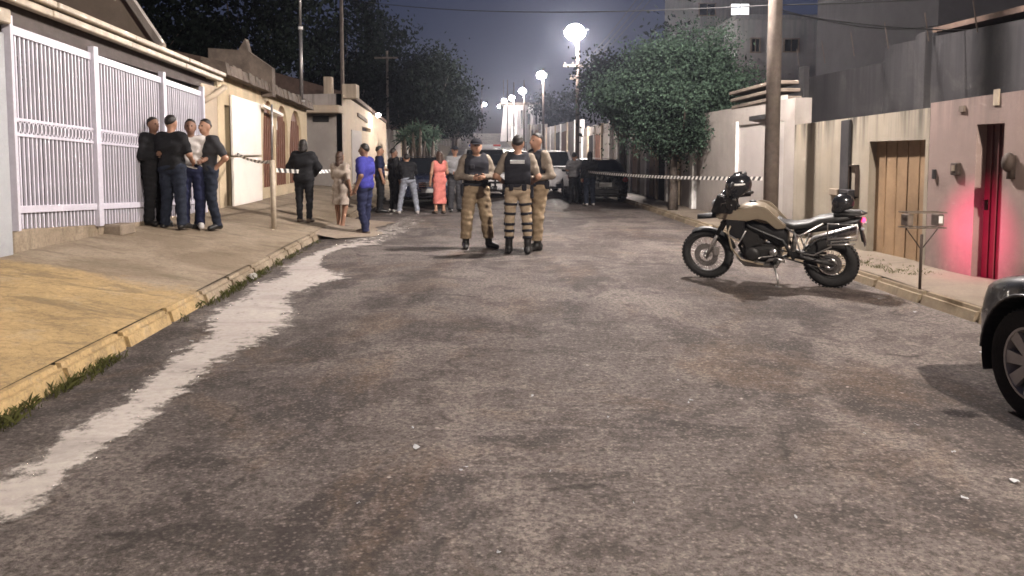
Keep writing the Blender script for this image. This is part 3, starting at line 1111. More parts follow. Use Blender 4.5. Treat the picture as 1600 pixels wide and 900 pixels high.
p = on_right(1495, 264); mb = MB(); mb.box(p + Vector((-0.02, 0, 0)), (0.06, 0.13, 0.15)); o = mb.build('intercom', M['iron'], pk, False, 0.008)
mb = MB(); mb.box(p + Vector((-0.055, 0, 0.01)), (0.01, 0.06, 0.07)); mb.build('button_plate', M['pave_grey'], o)
p = on_right(1461, 272); mb = MB(); mb.box(p + Vector((-0.015, 0, 0)), (0.04, 0.035, 0.12)); mb.build('switch', M['dark'], pk)
p = on_right(1582, 254); mb = MB(); mb.ball(p + Vector((-0.05, 0, 0)), (0.07, 0.075, 0.11), 10, 8); mb.box(p + Vector((-0.02, 0, -0.05)), (0.05, 0.08, 0.26)); mb.build('unlit_wall_lamp', M['iron'], pk, True)
p = on_right(1500, 170); mb = MB(); mb.box(p + Vector((-0.008, 0, 0)), (0.03, 0.10, 0.07)); mb.build('vent', M['slab'], pk)
p = on_right(1552, 152); mb = MB(); mb.box(p + Vector((-0.004, 0, 0)), (0.02, 0.09, 0.18)); mb.build('house_number_plate', M['gutter'], pk)

# cream wall with garage opening
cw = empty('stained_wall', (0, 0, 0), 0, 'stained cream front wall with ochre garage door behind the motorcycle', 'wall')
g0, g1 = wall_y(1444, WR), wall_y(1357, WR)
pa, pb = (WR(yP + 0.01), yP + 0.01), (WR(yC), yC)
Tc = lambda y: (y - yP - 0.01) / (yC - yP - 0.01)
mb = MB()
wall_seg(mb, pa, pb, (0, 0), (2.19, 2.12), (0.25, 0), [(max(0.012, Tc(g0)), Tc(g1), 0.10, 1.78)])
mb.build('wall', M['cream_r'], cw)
mb = MB()
wall_seg(mb, (WR(g0) + 0.10, g0 - 0.1), (WR(g1) + 0.10, g1 + 0.1), (0.1, 0.1), (1.80, 1.80), (0.05, 0))
gd = mb.build('garage_door', M['orange'], cw)
for t in (0.2, 0.4, 0.6, 0.8):
    yy = g0 + (g1 - g0) * t
    m2 = MB(); m2.box((WR(yy) + 0.096, yy, 0.95), (0.014, 0.014, 1.66)); m2.build('seam', M['orange'], gd)
# darker buttress strip
b0, b1 = wall_y(1329, WR), wall_y(1316, WR)
mb = MB()
wall_seg(mb, (WR(b0) - 0.05, b0), (WR(b1) - 0.05, b1), (0, 0), (2.13, 2.12), (0.045, 0))
mb.build('buttress', M['old_wall'], cw, False, 0.008)
# meter cabinet frames
p = on_right(1335, 283)
mb = MB()
fr = 0.34
for dy, dz, sy, sz in ((0, 0.24, 0.26, 0.02), (0, -0.24, 0.26, 0.02), (0.12, 0, 0.02, 0.5), (-0.12, 0, 0.02, 0.5)):
    mb.box(p + Vector((-0.02, dy, dz)), (0.05, sy, sz))
mb.build('meter_frame', M['iron'], cw)
mb = MB(); mb.box(on_right(1331, 303) + Vector((-0.06, 0, 0)), (0.12, 0.34, 0.14)); mb.build('letter_box', M['old_wall'], cw, False, 0.01)
mb = MB(); mb.box(on_right(1306, 300) + Vector((-0.02, 0, 0)), (0.05, 0.30, 0.11)); mb.build('meter_box', M['pave_grey'], cw, False, 0.01)

# pale grey garage front
gw = empty('garage_front', (0, 0, 0), 0, 'pale grey garage front with plain roller panel behind concrete power pole', 'garage')
q0, q1 = wall_y(1210, WR), wall_y(1152, WR)
zA, zB = zat(1236, 122, yC), zat(1150, 168, wall_y(1150, WR))
pa, pb = (WR(yC + 0.01), yC + 0.01), (WR(yW), yW)
Tg = lambda y: (y - yC - 0.01) / (yW - yC - 0.01)
mb = MB()
wall_seg(mb, pa, pb, (0, 0), (zA - 0.35, zB), (0.3, 0), [(Tg(q0 - 0.4), Tg(q1), 0.1, zat(1152, 196, q1))])
mb.build('wall', M['grey_wall'], gw)
mb = MB()
wall_seg(mb, (WR(q0) + 0.03, q0 - 0.39), (WR(q1) + 0.03, q1 - 0.005), (0.1, 0.1), (2.7, 2.7), (0.05, 0))
rp_ = mb.build('roller_panel', M['grey_sheet'], gw)
mb = MB()
zz = zat(1175, 190, q1 - 0.6)
mb.box((WR(q1 - 0.9) + 0.045, q1 - 1.0, zz + 0.06), (0.12, 2.2, 0.09))
mb.build('roller_header', M['dark'], gw)
mb = MB()
mb.box((WR(q1) - 0.02, q1 + 0.02, 1.2), (0.06, 0.05, 2.2))
mb.build('guide_rail', M['white_plastic'], gw)
for k in range(3):                                          # layered eave above
    mb = MB()
    ea, eb = wall_y(1204, WR), wall_y(1146, WR)
    z0 = zat(1150, 170 - 11 * k, eb)
    z1 = zat(1202, 157 - 12 * k, ea)
    wall_seg(mb, (WR(ea) - 0.02 - 0.03 * k, ea - 0.25), (WR(eb) - 0.02 - 0.03 * k, eb + 0.2), (z1, z0), (z1 + 0.07, z0 + 0.07), (0.5, 0))
    mb.build('eave_board', M['slab'], gw, False, 0.01)

# fronts behind and beyond the street tree
specs = ((19.7, 25.5, 2.7, 'grey_wall', 'grey white front wall with pale gate posts behind the street tree', 4), (25.6, 33, 2.6, 'beige', 'beige front wall with pale posts behind the dark parked sedan', 5), (33.1, 46, 3.0, 'grey_wall', 'pale wall behind the two standing onlookers on the right', 5), (46.1, 75, 3.6, 'far_white', 'white lit frontage beyond the parked white pickup', 6), (75.2, 110, 4.0, 'grey_wall', 'grey frontage far along right side of street', 5))
for a, b, z, m, lab, n in specs:
    h_ = empty('front_wall', (0, 0, 0), 0, lab, 'wall', 'front walls further along the street')
    mb = MB()
    wall_seg(mb, (WR(a) + 0.1, a), (WR(b) + 0.1, b), (gz(a) - 0.1, gz(b) - 0.1), (z + gz(a), z + gz(b)), (0.25, 0))
    mb.build('wall', M[m], h_)
    for k in range(n):
        yy = a + (b - a) * (k + 0.5) / n
        mb = MB()
        mb.box((WR(yy) + 0.06, yy, gz(yy) + z / 2), (0.14, 0.28, z + 0.12))
        mb.build('gate_post', M['white_plastic' if k % 2 == 0 else 'beige'], h_, False, 0.01)
        if k < n - 1:
            w = (b - a) / n - 0.4
            y2 = yy + (b - a) / n / 2
            mb = MB()
            mb.box((WR(y2) + 0.07, y2, gz(y2) + z * 0.45), (0.06, w, z * 0.8))
            mb.build('gate_leaf', M[('grey_sheet', 'brown', 'old_wall', 'grey_sheet')[k % 4]], h_)

# ------------------------------------------------------------------ buildings behind the right walls
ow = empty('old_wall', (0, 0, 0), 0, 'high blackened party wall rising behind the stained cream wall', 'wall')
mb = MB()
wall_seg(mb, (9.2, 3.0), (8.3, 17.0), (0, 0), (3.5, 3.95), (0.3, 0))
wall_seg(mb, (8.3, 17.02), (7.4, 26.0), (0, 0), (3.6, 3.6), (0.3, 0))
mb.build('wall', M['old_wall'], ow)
for k, (yy, xx) in enumerate(((6.5, 8.97), (12.2, 8.6), (15.5, 8.4), (20.5, 7.95))):
    mb = MB(); mb.box((xx - 0.06, yy, 2.0), (0.16, 0.35, 4.0 - 0.2 * (k % 2))); mb.build('pier', M['old_wall'], ow, False, 0.015)
mb = MB()
yy = 4.0
while yy < 25:
    xx = 9.1 - (yy - 3) * 0.068
    zz = 3.5 + min(1, (yy - 3) / 14) * 0.45
    mb.tube([(xx, yy, zz - 0.1), (xx - 0.1, yy, zz + 0.45)], 0.012, 4)
    yy += 1.4
mb.build('fence_spike', M['iron'], ow)
mb = MB()
mb.hexa([(8.9, 8, 3.9), (8.5, 15.5, 4.0), (14, 15.5, 4.2), (14, 8, 4.1)], [(8.9, 8, 4.0), (8.5, 15.5, 4.1), (14, 15.5, 5.3), (14, 8, 5.3)])
mb.build('shed_roof', M['tile'], ow)


def block(name, label, x0, x1, y0, y1, z1, m, wins, face_m='glass', roof=True):
    h_ = empty(name, (0, 0, 0), 0, label, 'building')
    mb = MB()
    mb.hexa([(x0, y0, -0.2), (x1, y0, -0.2), (x1, y1, -0.2), (x0, y1, -0.2)], [(x0, y0, z1), (x1, y0, z1), (x1, y1, z1), (x0, y1, z1)])
    mb.build('wall', M[m], h_)
    if roof:
        mb = MB()
        mb.box(((x0 + x1) / 2, (y0 + y1) / 2, z1 + 0.12), (x1 - x0 + 0.3, y1 - y0 + 0.3, 0.24))
        mb.build('parapet', M[m], h_, False, 0.02)
    for (wx, wz, ww, wh, gm) in wins:
        mb = MB()
        t = 0.07
        for dx, dz, sx, sz in ((0, wh / 2, ww + 2 * t, t), (0, -wh / 2, ww + 2 * t, t), (-ww / 2, 0, t, wh), (ww / 2, 0, t, wh)):
            mb.box((wx + dx, y0 - 0.04, wz + dz), (sx, 0.14, sz))
        f = mb.build('window', M['slab'], h_, False, 0.005)
        mb = MB(); mb.box((wx, y0 - 0.02, wz), (ww, 0.02, wh)); mb.build('pane', M[gm], f)
        mb = MB(); mb.box((wx, y0 - 0.045, wz), (0.04, 0.05, wh)); mb.build('mullion', M['slab'], f)
    return h_


P = at(1190, 30, 45); Q = at(1326, 200, 45)
wa, wb = at(1236, 71, 45), at(1212, 71, 45)
wz = wa.z
block('rear_building', 'plain grey two storey building with small dark window behind power pole', P.x - 1.4, Q.x, 45, 54, P.z, 'far_grey',
      [(wa.x, wz, 0.85, 0.75, 'glass'), (at(1172, 68, 45).x + 0.3, wz, 0.5, 0.8, 'glass'), (at(1290, 150, 45).x, 4.2, 0.9, 0.8, 'glass')])
wc = at(1156, 15, 62)
block('tall_building', 'tall dim apartment block with one brightly lit window above the street tree', at(1095, 20, 62).x, at(1200, 20, 62).x, 62, 76, 17.5, 'far_grey',
      [(wc.x, wc.z, 1.5, 0.95, 'lit_pane'), (wc.x - 2.6, wc.z, 1.3, 0.95, 'glass'), (wc.x, wc.z - 3.0, 1.5, 0.95, 'glass'), (wc.x - 2.6, wc.z - 3.0, 1.3, 0.95, 'glass'), (wc.x, wc.z + 3.0, 1.5, 0.95, 'glass')])
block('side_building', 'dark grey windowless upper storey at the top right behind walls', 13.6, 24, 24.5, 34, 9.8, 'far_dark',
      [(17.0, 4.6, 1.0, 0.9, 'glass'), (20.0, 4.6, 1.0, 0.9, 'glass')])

# house closing the street on the right, brightly lit
fy = 150.0
fa, fb = at(781, 215, fy), at(846, 162, fy)
fh = empty('corner_house', (0, 0, 0), 0, 'white two storey house brightly lit at the far end of street', 'house')
z0, z1 = gz(fy) - 0.5, at(800, 164, fy).z
mb = MB()
mb.hexa([(fa.x, fy, z0), (fb.x, fy, z0), (fb.x + 1, fy + 10, z0), (fa.x, fy + 10, z0)], [(fa.x + 0.8, fy, z1), (fb.x, fy, z1), (fb.x + 1, fy + 10, z1), (fa.x + 0.8, fy + 10, z1)])
mb.build('wall', M['far_white'], fh)
mb = MB(); mb.box(((fa.x + fb.x) / 2 + 0.4, fy + 4.5, z1 + 0.2), (fb.x - fa.x + 0.8, 11.5, 0.5)); mb.build('roof_slab', M['slab'], fh, False, 0.03)
for u, v0_, v1_, w in ((803, 198, 222, 1.5), (826, 178, 208, 0.5), (815, 172, 200, 0.35), (838, 176, 206, 0.35)):
    a = at(u, v0_, fy); b = at(u, v1_, fy)
    mb = MB(); mb.box((a.x, fy - 0.06, (a.z + b.z) / 2), (w, 0.2, a.z - b.z)); mb.build('window', M['glass'], fh)
for u in (797, 808, 820, 832):
    a = at(u, 170, fy)
    mb = MB(); mb.box((a.x, fy - 0.3, (z0 + z1) / 2), (0.3, 0.4, z1 - z0)); mb.build('column', M['far_white'], fh, False, 0.02)
# low roofs far left
for x, y, w, z, lab in ((-13.5, 95, 9, 5.0, 'low dim house far down on left with pale lit gable'), (-12.5, 128, 10, 7.0, 'far low house with sloping roof left of the lamps'), (-20, 170, 14, 9.5, 'distant house on the rise at the end of street')):
    h_ = empty('far_house', (0, 0, 0), 0, lab, 'house')
    zb = gz(y)
    mb = MB(); mb.box((x, y + 4, zb + z / 4), (w, 8, z / 2 + 0.6)); mb.build('wall', M['grey_wall'], h_)
    mb = MB(); mb.ext([(x - w / 2 - 0.3, y - 0.3, zb + z / 2), (x + w / 2 + 0.3, y - 0.3, zb + z / 2), (x, y - 0.3, zb + z / 2 + w * 0.2)], (0, 8.6, 0)); mb.build('roof', M['tile'], h_)
    for k in (-1, 1):
        mb = MB(); mb.box((x + k * w / 4, y - 0.03, zb + z * 0.28), (1.2, 0.08, 1.0)); mb.build('window', M['glass'], h_)

# ================================================================== STREET LAMPS AND POLES
def street_lamp(label, base, lamp, r=0.12, power=LAMP_W, lens=0.26, cross=False, pole_top=None, group='street lamps along the street', lamp_col=LAMP_COL):
    bx, by = base
    bz = ground(bx, by)
    root = empty('street_lamp', (bx, by, bz), 0, label, 'street lamp', group)
    l = Vector(lamp) - Vector((bx, by, bz))
    top = pole_top or (l.z + 0.2)
    mb = MB()
    n = 12
    mb.tube([(0, 0, -0.1), (0, 0, top * 0.5), (0, 0, top)], [r * 1.12, r, r * 0.8], 16)
    mb.build('pole', M['concrete_pole' if by < 30 else 'iron'], root, True)
    mb = MB()
    mb.tube([(0, 0, l.z - 0.7), (l.x * 0.3, l.y * 0.3, l.z - 0.15), (l.x * 0.75, l.y * 0.75, l.z + 0.12), (l.x * 0.95, l.y * 0.95, l.z + 0.13)], 0.03, 8)
    mb.build('arm', M['iron'], root, True)
    d = Vector((l.x, l.y, 0))
    d = d.normalized() if d.length > 0.01 else Vector((-1, 0, 0))
    a = math.atan2(d.y, d.x)
    mb = MB()
    mb.ball((l.x, l.y, l.z + 0.12), (lens * 1.35, lens * 0.75, 0.11), 16, 8, RZ(a))
    mb.build('lamp_head', M['lamp_metal'], root, True)
    mb = MB()
    mb.ball((l.x + d.x * 0.05, l.y + d.y * 0.05, l.z - 0.02), (lens * 1.05, lens * 0.95, lens * 0.80), 16, 10, RZ(a))
    mb.build('lens', M['lens'], root, True)  # lens swollen past life size so its shape carries the lamp glare
    if cross:
        for k, (dz, w) in enumerate(((-1.95, 1.5), (-2.6, 0.8))):
            mb = MB(); mb.box((0.0, r + 0.03, top + dz), (w, 0.09, 0.11)); mb.build('crossarm', M['concrete_pole'], root, False, 0.01)
            for x in (-w / 2 + 0.08, -w / 6, w / 6, w / 2 - 0.08):
                mb = MB(); mb.lathe([(0.03, 0), (0.045, 0.03), (0.03, 0.06), (0.045, 0.09), (0.02, 0.13)], (x, r + 0.03, top + dz + 0.055), (0, 0, 1), 10); mb.build('insulator', M['iron'], root, True)
    ld = bpy.data.lights.new('lamp_light', 'POINT')
    ld.energy = power
    ld.color = lamp_col
    ld.shadow_soft_size = 0.12
    o = bpy.data.objects.new('lamp_light', ld)
    col.objects.link(o)
    o.parent = root
    o.location = (l.x + d.x * 0.05, l.y + d.y * 0.05, l.z - lens * 0.80 - 0.16)
    return root


poleY = 13.3
poleX = at(1207, 200, poleY).x
street_lamp('thick concrete power pole standing on the pavement right behind the motorcycle', (poleX, poleY), (poleX - 1.3, poleY - 0.1, 6.9), 0.115, LAMP_W * 1.0, cross=False, pole_top=8.6)
street_lamp('concrete lamp pole on the right pavement level with the camera', (5.35, 0.6), (4.75, 0.6, 7.2), 0.12, LAMP_W * 1.15, lamp_col=(1.0, 0.88, 0.77))
lamps = [(900, 50, 40, 903, 'big bright street lamp beside the leafy tree, nearest lit lamp', 1.7, 0.50),
         (847, 117, 67, 849, 'second lit street lamp on dark slim pole in the row', 0.6, 0.40),
         (817, 142, 94, 819, 'third lit street lamp, just above the far white house', 0.3, 0.42),
         (800, 153, 121, 803, 'fourth lit street lamp down the street', 0.3, 0.42),
         (788, 157, 145, 793, 'lit street lamp fifth in the row, beside far white house corner', 0.3, 0.42),
         (781, 166, 172, 787, 'lit street lamp sixth and farthest of the right row', 0.3, 0.42),
         (757, 163, 190, 753, 'small lit street lamp standing apart on the left of the row', 0.3, 0.42)]
lamp_pts = []
for u, v, Y, ub, lab, k, ln in lamps:
    p = at(u, v, Y)
    b = at(ub, v, Y)
    lamp_pts.append((b.x, Y, p.z))
    street_lamp(lab, (b.x, Y), p, 0.10, LAMP_W * k, ln, cross=(Y == 40), pole_top=p.z + 0.1)

# bare poles on the left
for u, Y, vt, r, lab in ((536, 33, -20, 0.09, 'thin dark utility pole rising behind the beige house corner'), (606, 44, 92, 0.08, 'slim dark utility pole with short crossarm by left trees')):
    p = at(u, 200, Y)
    t = at(u, vt, Y)
    root = empty('utility_pole', (p.x, Y, ground(p.x, Y)), 0, lab, 'pole')
    mb = MB(); mb.tube([(0, 0, 0), (0, 0, t.z)], [r, r * 0.8], 10); mb.build('pole', M['concrete_pole'], root, True)
    mb = MB(); mb.box((0, -0.12, t.z - 0.4), (1.4, 0.09, 0.1)); mb.build('crossarm', M['concrete_pole'], root, False, 0.01)
# antenna mast on the arched house roof
p = at(471, 140, 22.5)
root = empty('antenna_mast', (p.x, 22.5, 3.1), 0, 'tall thin pale metal mast rising above the cream arched house', 'mast')
mb = MB(); mb.tube([(0, 0, 0), (0, 0, 2.2)], 0.05, 10); mb.tube([(0, 0, 2.1), (0, 0, 4.4)], 0.036, 10); mb.build('mast', M['steel'], root, True)
mb = MB(); mb.lathe([(0.07, 0), (0.07, 0.08)], (0, 0, 2.08), (0, 0, 1), 10); mb.build('coupling', M['white_plastic'], root)
mb = MB(); mb.lathe([(0.09, 0), (0.09, 0.05)], (0, 0, 0.0), (0, 0, 1), 10); mb.build('foot', M['steel'], root)


# wires
def wire(a, b, sag, label):
    a, b = Vector(a), Vector(b)
    mb = MB()
    pts = []
    for i in range(25):
        t = i / 24
        p = a.lerp(b, t)
        p.z -= sag * 4 * t * (1 - t)
        pts.append(p)
    mb.tube(pts, 0.011, 5)
    tag(mb.build('cable', M['wire'], None, True), label, 'cable', 'overhead cables')


top = 8.0
L1 = lamp_pts[0]
for k, (dz, dx) in enumerate(((0, 0.1), (-0.35, 0.12), (-0.7, 0.12))):
    wire((poleX + dx, poleY, top + dz), (L1[0] + dx, L1[1] - 0.1, L1[2] - 1.7 + dz * 0.5), 0.5, ('uppermost', 'middle', 'lowest')[k] + ' overhead cable between thick pole and nearest lit lamp')
pz = at(1207, 8, poleY).z
wire((poleX, poleY, pz), (20, 22, 7.0), 0.25, 'cable running from thick pole towards top right corner')
wire((poleX, poleY, pz - 0.05), (15.5, 26, 6.2), 0.4, 'cable drooping from thick pole to the dark upper storey')
wire((poleX, poleY, pz - 0.1), (9.0, 14.5, 3.9), 0.1, 'short cable dropping from thick pole to blackened wall')
wire((poleX, poleY, pz), (-6.5, 30.0, 7.6), 0.3, 'cable crossing high over the street to the left houses')


# ================================================================== TREES
def tree(name, label, base, crown, rad, height_trunk, nclump, per, leaf, m, trunk_r=0.12, cat='tree', group=None, spread=0.42, seed=1, flat=0.7):
    rg = np.random.default_rng(seed)
    root = empty(name, base, 0, label, cat, group)
    c = np.array(crown) - np.array(base)
    rad = np.array(rad)
    # limbs
    mb = MB()
    fork = Vector((c[0] * 0.15, c[1] * 0.15, height_trunk))
    mb.tube([(0, 0, -0.1), (0.02, 0.01, height_trunk * 0.35), (c[0] * 0.08, c[1] * 0.08, height_trunk * 0.7), fork], [trunk_r * 1.25, trunk_r, trunk_r * 0.9, trunk_r * 0.85], 10)
    cl = []
    for k in range(nclump):
        d = rg.normal(size=3)
        d /= np.linalg.norm(d)
        rr = rg.uniform(0.35, 1.0) ** 0.5
        p = c + d * rad * rr * (1 + 0.18 * rg.normal())
        cl.append(p)
    for k in range(min(14, nclump)):
        p = Vector(cl[k])
        mid = fork.lerp(p, 0.5) + Vector(rg.normal(size=3) * 0.12)
        mb.tube([fork - Vector((0, 0, 0.1)), fork.lerp(mid, 0.5), mid, p], [trunk_r * 0.6, trunk_r * 0.42, trunk_r * 0.25, 0.012], 6)
    mb.build('trunk', M['bark'], root, True)
    # leaves
    n = nclump * per
    cc = np.repeat(np.array(cl), per, axis=0)
    sz = np.repeat(rg.uniform(0.6, 1.25, nclump), per)[:, None]
    ctr = cc + rg.normal(size=(n, 3)) * spread * sz * np.array((1, 1, flat))
    ax = rg.normal(size=(n, 3)); ax[:, 2] -= 0.5
    ax /= np.linalg.norm(ax, axis=1, keepdims=True)
    tmp = rg.normal(size=(n, 3))
    sd = np.cross(ax, tmp); sd /= np.linalg.norm(sd, axis=1, keepdims=True)
    ls = leaf * rg.uniform(0.6, 1.3, (n, 1))
    v = np.stack([ctr, ctr + ax * ls * 0.5 + sd * ls * 0.28, ctr + ax * ls, ctr + ax * ls * 0.5 - sd * ls * 0.28], 1).reshape(-1, 3)
    me = bpy.data.meshes.new('crown')
    f = np.arange(n * 4).reshape(n, 4)
    me.from_pydata(v.tolist(), [], f.tolist())
    obj('crown', me, M[m], root)
    return root


tb = hit(1051, 328)
tree('street_tree', 'leafy green street tree with slim trunk lit beside the big lamp', tb, at(1058, 150, tb.y + 0.3), (1.7, 1.5, 1.4), 1.6, 190, 400, 0.085, 'leaf', 0.11, seed=3, spread=0.30)
p = at(970, 190, 30)
tree('street_tree', 'darker street tree further back left of the lit one', (4.55, 30, ground(4.55, 30)), (p.x, 30, 4.2), (1.2, 1.3, 1.4), 2.0, 36, 260, 0.16, 'leaf_shade', 0.14, seed=5, spread=0.5)
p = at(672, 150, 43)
tree('street_tree', 'dark dense street tree above the parked dark car', (-4.9, 43, ground(-4.9, 43)), (p.x - 0.1, 43, 5.1), (1.6, 1.6, 1.7), 2.3, 60, 260, 0.2, 'leaf_shade', 0.15, seed=6, spread=0.5)
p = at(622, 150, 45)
tree('street_tree', 'dark street tree nearer the beige house, left of its twin', (-6.2, 47, ground(-6.2, 47)), (p.x, 47, 5.0), (1.5, 1.6, 1.6), 2.3, 50, 240, 0.2, 'leaf_shade', 0.15, seed=7, spread=0.5)
p = at(722, 195, 70)
tree('street_tree', 'small round tree far along the left pavement', (p.x - 0.6, 70, ground(p.x - 0.6, 70)), (p.x, 70, 4.3), (1.3, 1.3, 1.0), 2.6, 26, 160, 0.22, 'leaf_shade', 0.12, seed=8, spread=0.45)
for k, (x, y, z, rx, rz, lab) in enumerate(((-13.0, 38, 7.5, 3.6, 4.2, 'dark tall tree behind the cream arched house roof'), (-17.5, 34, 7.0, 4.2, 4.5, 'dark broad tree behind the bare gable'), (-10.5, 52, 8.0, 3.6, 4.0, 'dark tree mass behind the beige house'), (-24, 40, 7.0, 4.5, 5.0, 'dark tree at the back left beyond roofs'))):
    tree('backyard_tree', lab, (x, y, gz(y) - 0.05), (x, y, z), (rx, rx, rz), 3.0, 60, 170, 0.34, 'leaf_shade', 0.22, seed=20 + k, spread=0.8)
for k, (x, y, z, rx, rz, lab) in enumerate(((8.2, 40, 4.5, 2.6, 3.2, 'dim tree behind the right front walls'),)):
    tree('backyard_tree', lab, (x, y, -0.05), (x, y, z), (rx, rx, rz), 2.0, 50, 170, 0.3, 'leaf_shade', 0.18, seed=30 + k, spread=0.7)
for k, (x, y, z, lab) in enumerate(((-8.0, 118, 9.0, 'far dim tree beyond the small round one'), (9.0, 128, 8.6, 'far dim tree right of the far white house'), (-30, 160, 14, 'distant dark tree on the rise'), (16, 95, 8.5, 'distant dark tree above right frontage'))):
    tree('far_tree', lab, (x, y, gz(y) - 0.05), (x, y, z), (3.5, 3.5, 3.0), 4.0, 34, 110, 0.5, 'leaf_shade', 0.25, seed=40 + k, spread=0.9)

# spiky yucca clump by the left trees
for k, (u, Y, h) in enumerate(((655, 38, 3.6), (637, 39, 3.1), (672, 39.5, 3.3))):
    p = at(u, 250, Y)
    root = empty('yucca', (p.x, Y, ground(p.x, Y)), 0, ('tallest', 'left', 'right')[k] + ' spiky yucca with pale stems below the dark street trees', 'plant', 'yuccas by the left wall')
    mb = MB()
    for j in range(4):
        a = j * 1.7 + k
        mb.tube([(0, 0, -0.05), (0.18 * math.cos(a), 0.18 * math.sin(a), h * 0.35), (0.3 * math.cos(a), 0.3 * math.sin(a), h * (0.62 + 0.06 * j))], [0.09, 0.075, 0.06], 7)
    mb.build('stem', M['bark'], root, True)
    mb = MB()
    for j in range(4):
        a = j * 1.7 + k
        c = Vector((0.3 * math.cos(a), 0.3 * math.sin(a), h * (0.62 + 0.06 * j)))
        for q in range(46):
            d = Vector((random.gauss(0, 1), random.gauss(0, 1), random.gauss(0.35, 0.7))).normalized()
            s = d.orthogonal().normalized() * 0.03
            L = random.uniform(0.45, 0.75)
            m_ = c + d * L * 0.6
            e = c + d * L + Vector((0, 0, -0.12))
            mb.add([c - s, c + s, m_ + s * 1.2, e, m_ - s * 1.2], [(0, 1, 2, 3, 4)])
    mb.build('leaf_crown', M['leaf'], root)


# ================================================================== BARRIER TAPE
def tape_mat():
    m, nt, b = new_mat('striped barrier tape')
    u = nt.nodes.new('ShaderNodeUVMap')
    sp = nt.nodes.new('ShaderNodeSeparateXYZ')
    nt.links.new(u.outputs[0], sp.inputs[0])
    ad = nt.nodes.new('ShaderNodeMath'); ad.operation = 'ADD'
    nt.links.new(sp.outputs[0], ad.inputs[0]); nt.links.new(sp.outputs[1], ad.inputs[1])
    fr = nt.nodes.new('ShaderNodeMath'); fr.operation = 'FRACT'
    nt.links.new(ad.outputs[0], fr.inputs[0])
    c = mixc(nt, ramp(nt, fr.outputs[0], 0.49, 0.51), (0.85, 0.82, 0.76), (0.04, 0.04, 0.04))
    nt.links.new(c, b.inputs['Base Color'])
    b.inputs['Roughness'].default_value = 0.35
    return m


M['tape'] = tape_mat()


def tape(a, b, sag, label, w=0.075, period=0.30, twist=0.0):
    a, b = Vector(a), Vector(b)
    n = 60
    L = (b - a).length
    vs, uv = [], []
    side = (b - a).cross(Vector((0, 0, 1))).normalized()
    for i in range(n + 1):
        t = i / n
        p = a.lerp(b, t)
        p.z -= sag * 4 * t * (1 - t)
        tw = twist * math.sin(t * 9)
        up = Vector((0, 0, 1)) * math.cos(tw) + side * math.sin(tw)
        for s in (-0.5, 0.5):
            for k in (-1, 1):
                vs.append(p + up * (s * w) + side * (0.0012 * k))
    fs = []
    for i in range(n):
        o = i * 4
        q = o + 4
        fs += [(o, o + 2, q + 2, q), (o + 1, q + 1, q + 3, o + 3), (o, q, q + 1, o + 1), (o + 2, o + 3, q + 3, q + 2)]
    me = bpy.data.meshes.new('barrier_tape')
    me.from_pydata([tuple(v) for v in vs], [], fs)
    l = me.uv_layers.new()
    for poly in me.polygons:
        for li in poly.loop_indices:
            vi = me.loops[li].vertex_index
            i, s = vi // 4, (vi % 4) // 2
            l.data[li].uv = (L * i / n / period, s * 0.35)
    return tag(obj('barrier_tape', me, M['tape']), label, 'barrier tape')


ta = Vector((poleX - 0.145, poleY + 0.02, at(1192, 279, poleY).z))
tb2 = at(872, 262, 27.3)
tape(ta, tb2, 0.10, 'striped barrier tape strung from thick pole across the right half of street', 0.07, 0.19)

# post on the left pavement
pb_ = hit(428, 358)
post = empty('tape_post', pb_, 0, 'slim cream post at the left pavement edge holding barrier tape', 'post')
mb = MB(); mb.tube([(0, 0, -0.05), (0.0, 0, 0.6), (-0.01, 0, 1.25)], 0.047, 10); mb.build('sleeve', M['gutter'], post, True)
mb = MB(); mb.tube([(-0.01, 0, 1.2), (0.01, 0, 2.25)], 0.02, 8); mb.build('rod', M['steel'], post, True)
zt_ = pb_.z + 1.22
tape((pb_.x - 0.055, pb_.y, zt_), (WL(16.6) + 0.1, 16.6, zt_ + 0.15), 0.06, 'striped tape from the cream post back to the white sheet panel', 0.06, 0.35, 0.5)
tape((pb_.x + 0.055, pb_.y + 0.03, zt_ - 0.15), (XL(20.5) - 0.35, 20.5, ground(XL(20.5) - 0.4, 20.5) + 1.02), 0.05, 'striped tape from the cream post towards the person in black sweater', 0.08, 0.35, 0.3)
q0_ = Vector((XL(20.5) - 0.4, 20.5, ground(XL(20.5) - 0.4, 20.5)))
post2 = empty('tape_post', q0_, 0, 'short iron stake behind the onlookers holding barrier tape end', 'post')
mb = MB(); mb.tube([(0, 0, -0.05), (0, 0, 1.15)], 0.025, 8); mb.build('stake', M['iron'], post2, True)
mb = MB(); mb.lathe([(0.12, 0), (0.12, 0.03), (0.04, 0.05)], (0, 0, 0), (0, 0, 1), 12); mb.build('foot', M['iron'], post2)

